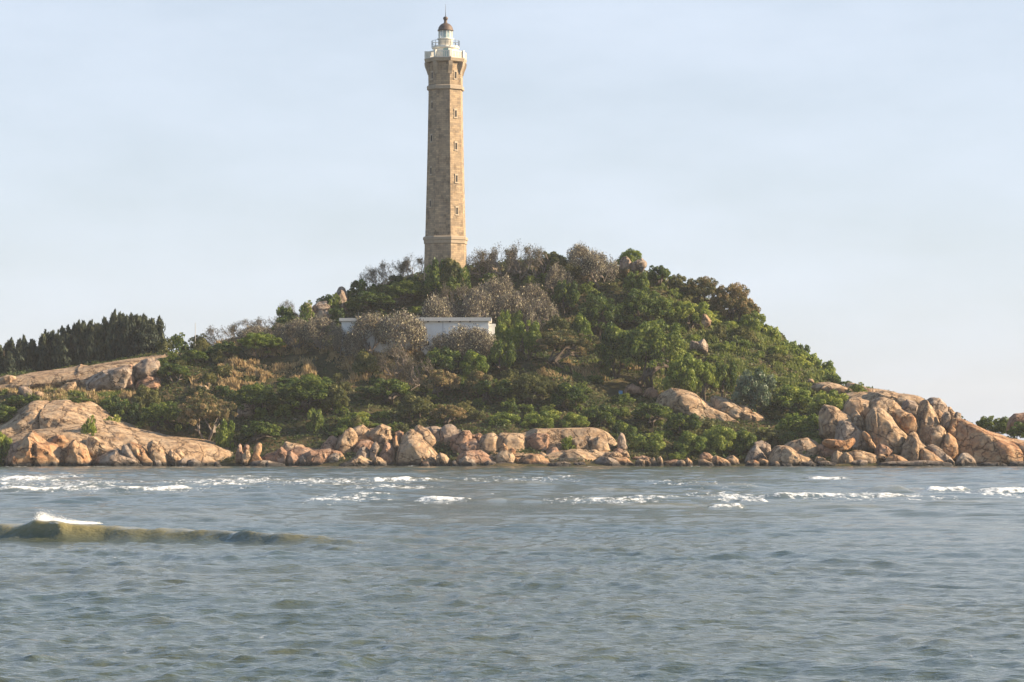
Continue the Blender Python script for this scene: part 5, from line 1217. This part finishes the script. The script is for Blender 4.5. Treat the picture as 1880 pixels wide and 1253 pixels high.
P('slope', 1225, 1310, 545, 600, 'light green bush at the top of the green slope', Y=456)
# left middle
P('bright', 432, 526, 611, 668, 'bright yellow green tree above the dry grass left of the house', Y=440, lift=1.0)
P('green', 378, 446, 628, 680, 'dark green tree left of the bright yellow green one', Y=440)
P('green', 326, 392, 640, 690, 'dark bush at the end of the pale rock slab', Y=438)
P('green', 288, 352, 664, 716, 'dark tree with a pale twisted trunk right of the smooth pale block', Y=431)
P('olive', 236, 300, 705, 760, 'brownish olive bush below the shaded cliff', Y=423, tree=False)
P('green', 172, 240, 722, 775, 'dark bush behind the right side of the bare dome', Y=421.5, tree=False)
P('green', 196, 262, 730, 795, 'leafy dark bush coming down behind the long slab', Y=419, tree=False)
P('green', 250, 345, 735, 812, 'big dark bush in the shade behind the long slab', Y=417)
P('brown', 325, 435, 717, 822, 'large spreading brown green tree with pale stems behind the long slab', Y=414, lift=1.8)
P('bright', 392, 436, 770, 832, 'sunlit leafy bush under the right side of the large spreading tree', Y=410.5, tree=False)
P('green', 420, 520, 700, 800, 'very dark tree in the shaded hollow right of the large spreading tree', Y=420)
P('green', 440, 520, 768, 838, 'dark thicket tree behind the standing stone', Y=411)
P('green', 505, 630, 684, 790, 'massive dark tree left of the shaded cliff patch', Y=419)
P('olive', 585, 650, 700, 785, 'olive green tree above the right half of the shaded cliff', Y=417)
P('green', 560, 600, 742, 800, 'dark ivy bush hanging between the two cliff halves', Y=412.8, tree=False)
P('green', 610, 680, 755, 815, 'dark shrub behind the rounded crest boulder', Y=412, tree=False)
P('olive', 640, 705, 640, 705, 'low greyish shrub in the dry grass below the house', Y=432, tree=False)
P('bare', 690, 760, 636, 705, 'bare purple grey shrub below the large domed frangipani', Y=430)
P('bare', 740, 800, 650, 715, 'second bare grey shrub right of the purple grey one', Y=428)
P('green', 770, 850, 632, 690, 'green bush in front of the right half of the house', Y=431)
P('bright', 836, 905, 640, 700, 'vivid green bush stepping down below the low frangipani', Y=430)
P('brown', 770, 850, 672, 745, 'brown tinged tree in the lower middle of the slope', Y=424)
P('brown', 846, 915, 676, 750, 'second brown tinged tree beside the first in the lower slope', Y=423)
P('green', 680, 760, 690, 770, 'dark tree in the hollow left of the brown tinged trees', Y=422)
P('olive', 720, 800, 720, 785, 'olive leaved tree above the huge triangular boulder', Y=416)
P('brown', 790, 860, 738, 790, 'brown green bush above the dark grooved boulder', Y=414)
P('green', 860, 950, 690, 760, 'leafy green tree in the middle of the lower thicket', Y=422)
P('olive', 930, 1030, 686, 770, 'sunlit olive crown in the middle of the lower thicket', Y=421)
P('green', 1000, 1090, 700, 780, 'green crown right of the sunlit olive one', Y=420)
P('green', 1060, 1140, 738, 800, 'dark green bush falling towards the standing slab', Y=416)
P('slope', 885, 960, 752, 800, 'bright edged shrub on top of the flat headland, left end', Y=414, tree=False)
P('slope', 950, 1030, 750, 795, 'tall grassy shrub on top of the flat headland, middle', Y=414, tree=False)
P('slope', 1020, 1090, 756, 794, 'round shrub on top of the flat headland, right end', Y=414, tree=False)
P('bright', 1029, 1062, 800, 828, 'small vivid green bush growing on the headland rock face', Y=404.2, tree=False)
P('green', 1110, 1180, 770, 830, 'green thicket bush behind the narrow standing slab', Y=411.5, tree=False)
P('green', 1160, 1240, 735, 800, 'dark tree in the lower thicket left of the inland slab', Y=418)
P('slope', 1150, 1226, 790, 842, 'low shrub reaching down to the four upright boulders', Y=407, tree=False)
P('green', 1215, 1290, 752, 810, 'leafy green bush under the inland slab', Y=414)
P('slope', 1230, 1310, 790, 846, 'dense low shrub above the pale grooved rock', Y=407, tree=False)
P('slope', 1278, 1356, 775, 840, 'thick fine leaved shrub hanging over the reddish rock', Y=408, tree=False)
P('green', 1340, 1400, 785, 846, 'dark bush left of the dark cone rock', Y=408.5, tree=False)
P('olive', 1370, 1450, 782, 820, 'low olive bush above the shadowy hollow', Y=411, tree=False)
P('bright', 1420, 1512, 752, 808, 'rounded bush with a yellow green top left of the great heap', Y=414, tree=False)
P('green', 1440, 1520, 780, 822, 'dark low bush under the yellow topped one', Y=411, tree=False)
P('slope', 1412, 1500, 705, 756, 'low green shrub on the right slope above the great heap', Y=428, tree=False)
P('slope', 1480, 1560, 712, 762, 'wide low green shrub meeting the top of the great heap', Y=424, tree=False)
P('green', 1784, 1860, 758, 806, 'round dark green bush beyond the orange whaleback', Y=428, tree=False)
P('green', 1852, 1925, 770, 812, 'dark bush at the far right edge under the brown rock', Y=420, tree=False)
# far left
P('green', 2, 80, 722, 750, 'round clipped looking green bush before the sloping slab', Y=419.5, tree=False)
P('green', -40, 34, 738, 778, 'dark green bush at the left edge above the bare dome', Y=416, tree=False)
P('bright', -30, 34, 788, 825, 'fresh green shrub at the left edge below the bare dome', Y=403, tree=False)
P('green', -30, 22, 810, 848, 'dark base of shrubbery at the left edge by the jagged rock', Y=401.5, tree=False)
P('bright', 148, 190, 764, 787, 'small green cushion plant in the hollow of the bare dome', Y=404.5, tree=False)
P('green', 96, 170, 728, 745, 'low green ground bush behind the top of the bare dome', Y=420, tree=False)
P('slope', 182, 238, 762, 782, 'thin green growth along the back of the long slab', Y=413.5, tree=False)

# further shrubs that fill the hillside
rs = np.random.default_rng(42); placed = []
OUT = [((0, 612, 300, 760)), ((430, 640, 640, 700)), ((1205, 712, 1418, 792)), ((-50, 735, 450, 860)), ((1500, 700, 1900, 860)), ((624, 580, 905, 655)), ((1100, 690, 1215, 735)), ((430, 800, 1160, 900)), ((430, 845, 1900, 900)), ((515, 765, 615, 815)), ((880, 788, 1135, 860)), ((1000, 655, 1100, 690))]
def zone(u, v):
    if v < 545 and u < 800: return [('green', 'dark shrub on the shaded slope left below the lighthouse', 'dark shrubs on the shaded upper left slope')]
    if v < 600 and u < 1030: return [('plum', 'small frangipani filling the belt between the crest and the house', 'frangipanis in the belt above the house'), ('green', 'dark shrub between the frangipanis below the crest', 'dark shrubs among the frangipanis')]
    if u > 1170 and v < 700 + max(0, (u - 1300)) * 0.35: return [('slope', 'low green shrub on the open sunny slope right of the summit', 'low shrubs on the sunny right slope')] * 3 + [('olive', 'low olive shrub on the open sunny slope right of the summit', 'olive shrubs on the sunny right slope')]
    if v > 700 and u > 650: return [('green', 'green shrub in the thicket above the shoreline boulders', 'green shrubs in the lower thicket'), ('slope', 'light green shrub in the thicket above the shoreline boulders', 'light green shrubs in the lower thicket'), ('olive', 'olive shrub in the thicket above the shoreline boulders', 'olive shrubs in the lower thicket')]
    if u < 650: return [('green', 'dark shrub in the shaded hollow left of the middle heap', 'dark shrubs in the shaded left hollow'), ('olive', 'dull olive shrub on the left part of the hillside', 'olive shrubs on the left hillside')]
    return [('green', 'green shrub in the middle of the hillside', 'green shrubs on the middle hillside'), ('olive', 'olive shrub in the middle of the hillside', 'olive shrubs on the middle hillside'), ('brown', 'brownish shrub in the middle of the hillside', 'brownish shrubs on the middle hillside')]
# every filler plant is told apart by what stands next to it
LM = []
for o in list(COL.objects):
    if o.parent is None and o.get('category') and len(o['label'].split()) <= 9:
        x, y, z = o.location
        if y > 390:
            kk = 0.5 * (max(v_[2] for v_ in o.bound_box) if o.type == 'MESH' else 2.0)
            LM.append((*to_uv(x, y, z + kk), o['label']))
used_labels = set()
def locate(adj, kd, u, v):
    for lu, lv, ll in sorted(LM, key=lambda m: (m[0] - u) ** 2 + ((m[1] - v) * 1.3) ** 2):
        du, dv = u - lu, v - lv
        dist = math.hypot(du, dv)
        if dist > 420: break
        if dist < 8: continue
        where_ = ('right of' if du > 0 else 'left of') if abs(du) > abs(dv) * 1.1 else ('below' if dv > 0 else 'above')
        near_ = 'just ' if dist < 45 else ''
        t_ = f'{adj} {kd} {near_}{where_} the {ll}'
        if t_ not in used_labels and f'{where_} {ll}' not in used_labels and len(t_.split()) <= 16:
            used_labels.add(t_); used_labels.add(f'{where_} {ll}'); return t_
    return None
ADJ = dict(green=['dark green', 'shrub'], slope=['light green', 'shrub'], olive=['dull olive', 'shrub'], brown=['brown tinged', 'shrub'], plum=['small pale', 'frangipani'], bright=['yellow green', 'shrub'])
tries = 0
while len(placed) < 235 and tries < 9000:
    tries += 1
    u = rs.uniform(300, 1560); v = rs.uniform(500, 846)
    if any(a <= u <= c and b_ <= v <= d_ for a, b_, c, d_ in OUT): continue
    hq = hit(u, v)
    if hq is None: continue
    x, yb, z = hq
    if yb > 470 or any((x - p[0]) ** 2 + ((yb - p[1]) * 1.1) ** 2 < 2.5 ** 2 for p in placed): continue
    placed.append((x, yb))
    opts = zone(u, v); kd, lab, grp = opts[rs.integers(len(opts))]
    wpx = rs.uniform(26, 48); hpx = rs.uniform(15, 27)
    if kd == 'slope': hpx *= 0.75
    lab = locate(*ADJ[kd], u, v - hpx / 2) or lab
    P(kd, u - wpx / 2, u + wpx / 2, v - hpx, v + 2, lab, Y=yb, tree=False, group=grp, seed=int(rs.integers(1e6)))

# ground cover: one mass of leaves and grasses on the soil
def in_zone(u, v, z): return (u > z[0]) & (u < z[2]) & (v > z[1]) & (v < z[3])
def scatter(n_, x0, x1, y0, y1, r): return r.uniform(x0, x1, n_), r.uniform(y0, y1, n_)
r = np.random.default_rng(5)
n_ = 120000
x, y = scatter(n_, -98, 98, 397, 478, r)
z = gfast(x, y); u, v = to_uv(x, y, z)
slope_zone = (u > 1180) & (v < 720 + np.maximum(0, u - 1300) * 0.35)
dry = (in_zone(u, v, (400, 636, 760, 712)) | in_zone(u, v, (-100, 700, 270, 745)) | in_zone(u, v, (1010, 672, 1110, 695)))
keep = (z > 0.6) & ~(dry & (r.random(n_) < 0.75)) & ~in_zone(u, v, (1110, 700, 1200, 732))
n_t[0] += 0
hgt = 0.12 + 0.55 * np.clip(vnoise(np.stack([x * 0.5, y * 0.5, 0 * x], 1)) + 0.5, 0, 1) * r.random(n_)
x, y, z, hgt, sz = x[keep], y[keep], z[keep], hgt[keep], slope_zone[keep]
C = np.stack([x, y, z + hgt], 1); e = 0.7
N = np.stack([-(gfast(x + e, y) - gfast(x - e, y)) / (2 * e), -(gfast(x, y + e) - gfast(x, y - e)) / (2 * e), np.ones(len(x))], 1) + r.normal(0, 0.7, (len(x), 3))
V, Fc = leaf_quads(C, N, 0.40, r)
tint = np.clip(0.42 + 0.14 * sz + 0.28 * fbm(np.stack([x * 0.16, y * 0.16, 0 * x], 1), 3) + r.normal(0, 0.14, len(x)), 0, 1)
COVER = leaf_material('ground_cover_leaves', [(0.05, (0.028, 0.045, 0.015)), (0.35, (0.055, 0.085, 0.022)), (0.6, (0.10, 0.12, 0.035)), (0.9, (0.20, 0.16, 0.08))], objvar=0.0)
tag(link('ground_cover', mesh_from('ground_cover', V, Fc, COVER, attrs={'tint': np.repeat(tint, 4)})), 'low tangled creepers and weeds covering the hillside soil', 'ground cover', kind='stuff')

def blades(name, zones, n_, hgt, width, mat, label, seed, xr=(-98, 98)):
    r = np.random.default_rng(seed); x, y = scatter(n_ * 12, *xr, 399, 470, r)
    z = gfast(x, y); u, v = to_uv(x, y, z)
    ok = np.zeros(len(x), bool)
    for zn in zones: ok |= in_zone(u, v, zn)
    ok &= (fbm(np.stack([x * 0.35, y * 0.35, 0 * x + seed], 1), 3) > -0.25)
    x, y, z = x[ok][:n_], y[ok][:n_], z[ok][:n_]
    m_ = len(x); cl = np.clip(vnoise(np.stack([x * 0.8, y * 0.8, 0 * x], 1)) * 0.9 + 0.6, 0.15, 1.4)
    h_ = hgt * cl * r.uniform(0.5, 1.2, m_)
    a = r.uniform(0, 6.283, m_); wv = np.stack([np.cos(a), np.sin(a), 0 * a], 1) * width
    ln = np.stack([r.normal(-0.18, 0.22, m_), r.normal(0, 0.2, m_), np.ones(m_)], 1) * h_[:, None]
    B = np.stack([x, y, z - 0.05], 1)
    V = np.stack([B - wv, B + wv, B + wv * 1.6 + ln * 0.7, B + ln], 1).reshape(-1, 3)
    tint = np.clip(0.5 + r.normal(0, 0.2, m_), 0, 1)
    me = mesh_from(name, V, np.arange(m_ * 4).reshape(-1, 4), mat, attrs={'tint': np.repeat(tint, 4)})
    tag(link(name, me), label, 'grass', kind='stuff')
STRAW = leaf_material('dry_straw', [(0.1, (0.17, 0.12, 0.06)), (0.5, (0.38, 0.27, 0.13)), (0.9, (0.58, 0.44, 0.24))], objvar=0.0)
GRASS = leaf_material('slope_grass', [(0.1, (0.06, 0.095, 0.02)), (0.5, (0.14, 0.18, 0.04)), (0.9, (0.29, 0.29, 0.08))], objvar=0.0)
blades('dry_grass', [(400, 632, 770, 712), (-60, 700, 275, 748), (1010, 668, 1120, 700), (350, 690, 440, 725), (1300, 700, 1420, 716)], 60000, 1.0, 0.08, STRAW, 'tall dry tan grass on the rise left of the white house', 11, xr=(-98, 42))
blades('green_grass', [(1180, 510, 1560, 720), (1400, 680, 1600, 760), (1010, 668, 1120, 700), (0, 720, 280, 748)], 75000, 0.8, 0.08, GRASS, 'fresh green grass and weeds on the sunny right slope', 12)

# ---------------------------------------------------------------- sea air
hz_m = bpy.data.materials.new('sea_haze'); hz_m.use_nodes = True
nt = hz_m.node_tree; nt.nodes.clear(); oo = nt.nodes.new('ShaderNodeOutputMaterial'); pv = nt.nodes.new('ShaderNodeVolumePrincipled')
pv.inputs['Color'].default_value = (0.93, 0.96, 1.0, 1); pv.inputs['Density'].default_value = 0.00010; pv.inputs['Anisotropy'].default_value = 0.0
nt.links.new(pv.outputs[0], oo.inputs['Volume'])
HB = [(x, y, z) for z in (-4.5, 82) for x, y in ((-2650, -80), (2650, -80), (2650, 4050), (-2650, 4050))]
hzo = link('haze', mesh_from('haze', HB, [(3, 2, 1, 0), (4, 5, 6, 7), (0, 1, 5, 4), (1, 2, 6, 5), (2, 3, 7, 6), (3, 0, 4, 7)], hz_m))
tag(hzo, 'thin pale sea haze over water and island', None, kind='stuff')
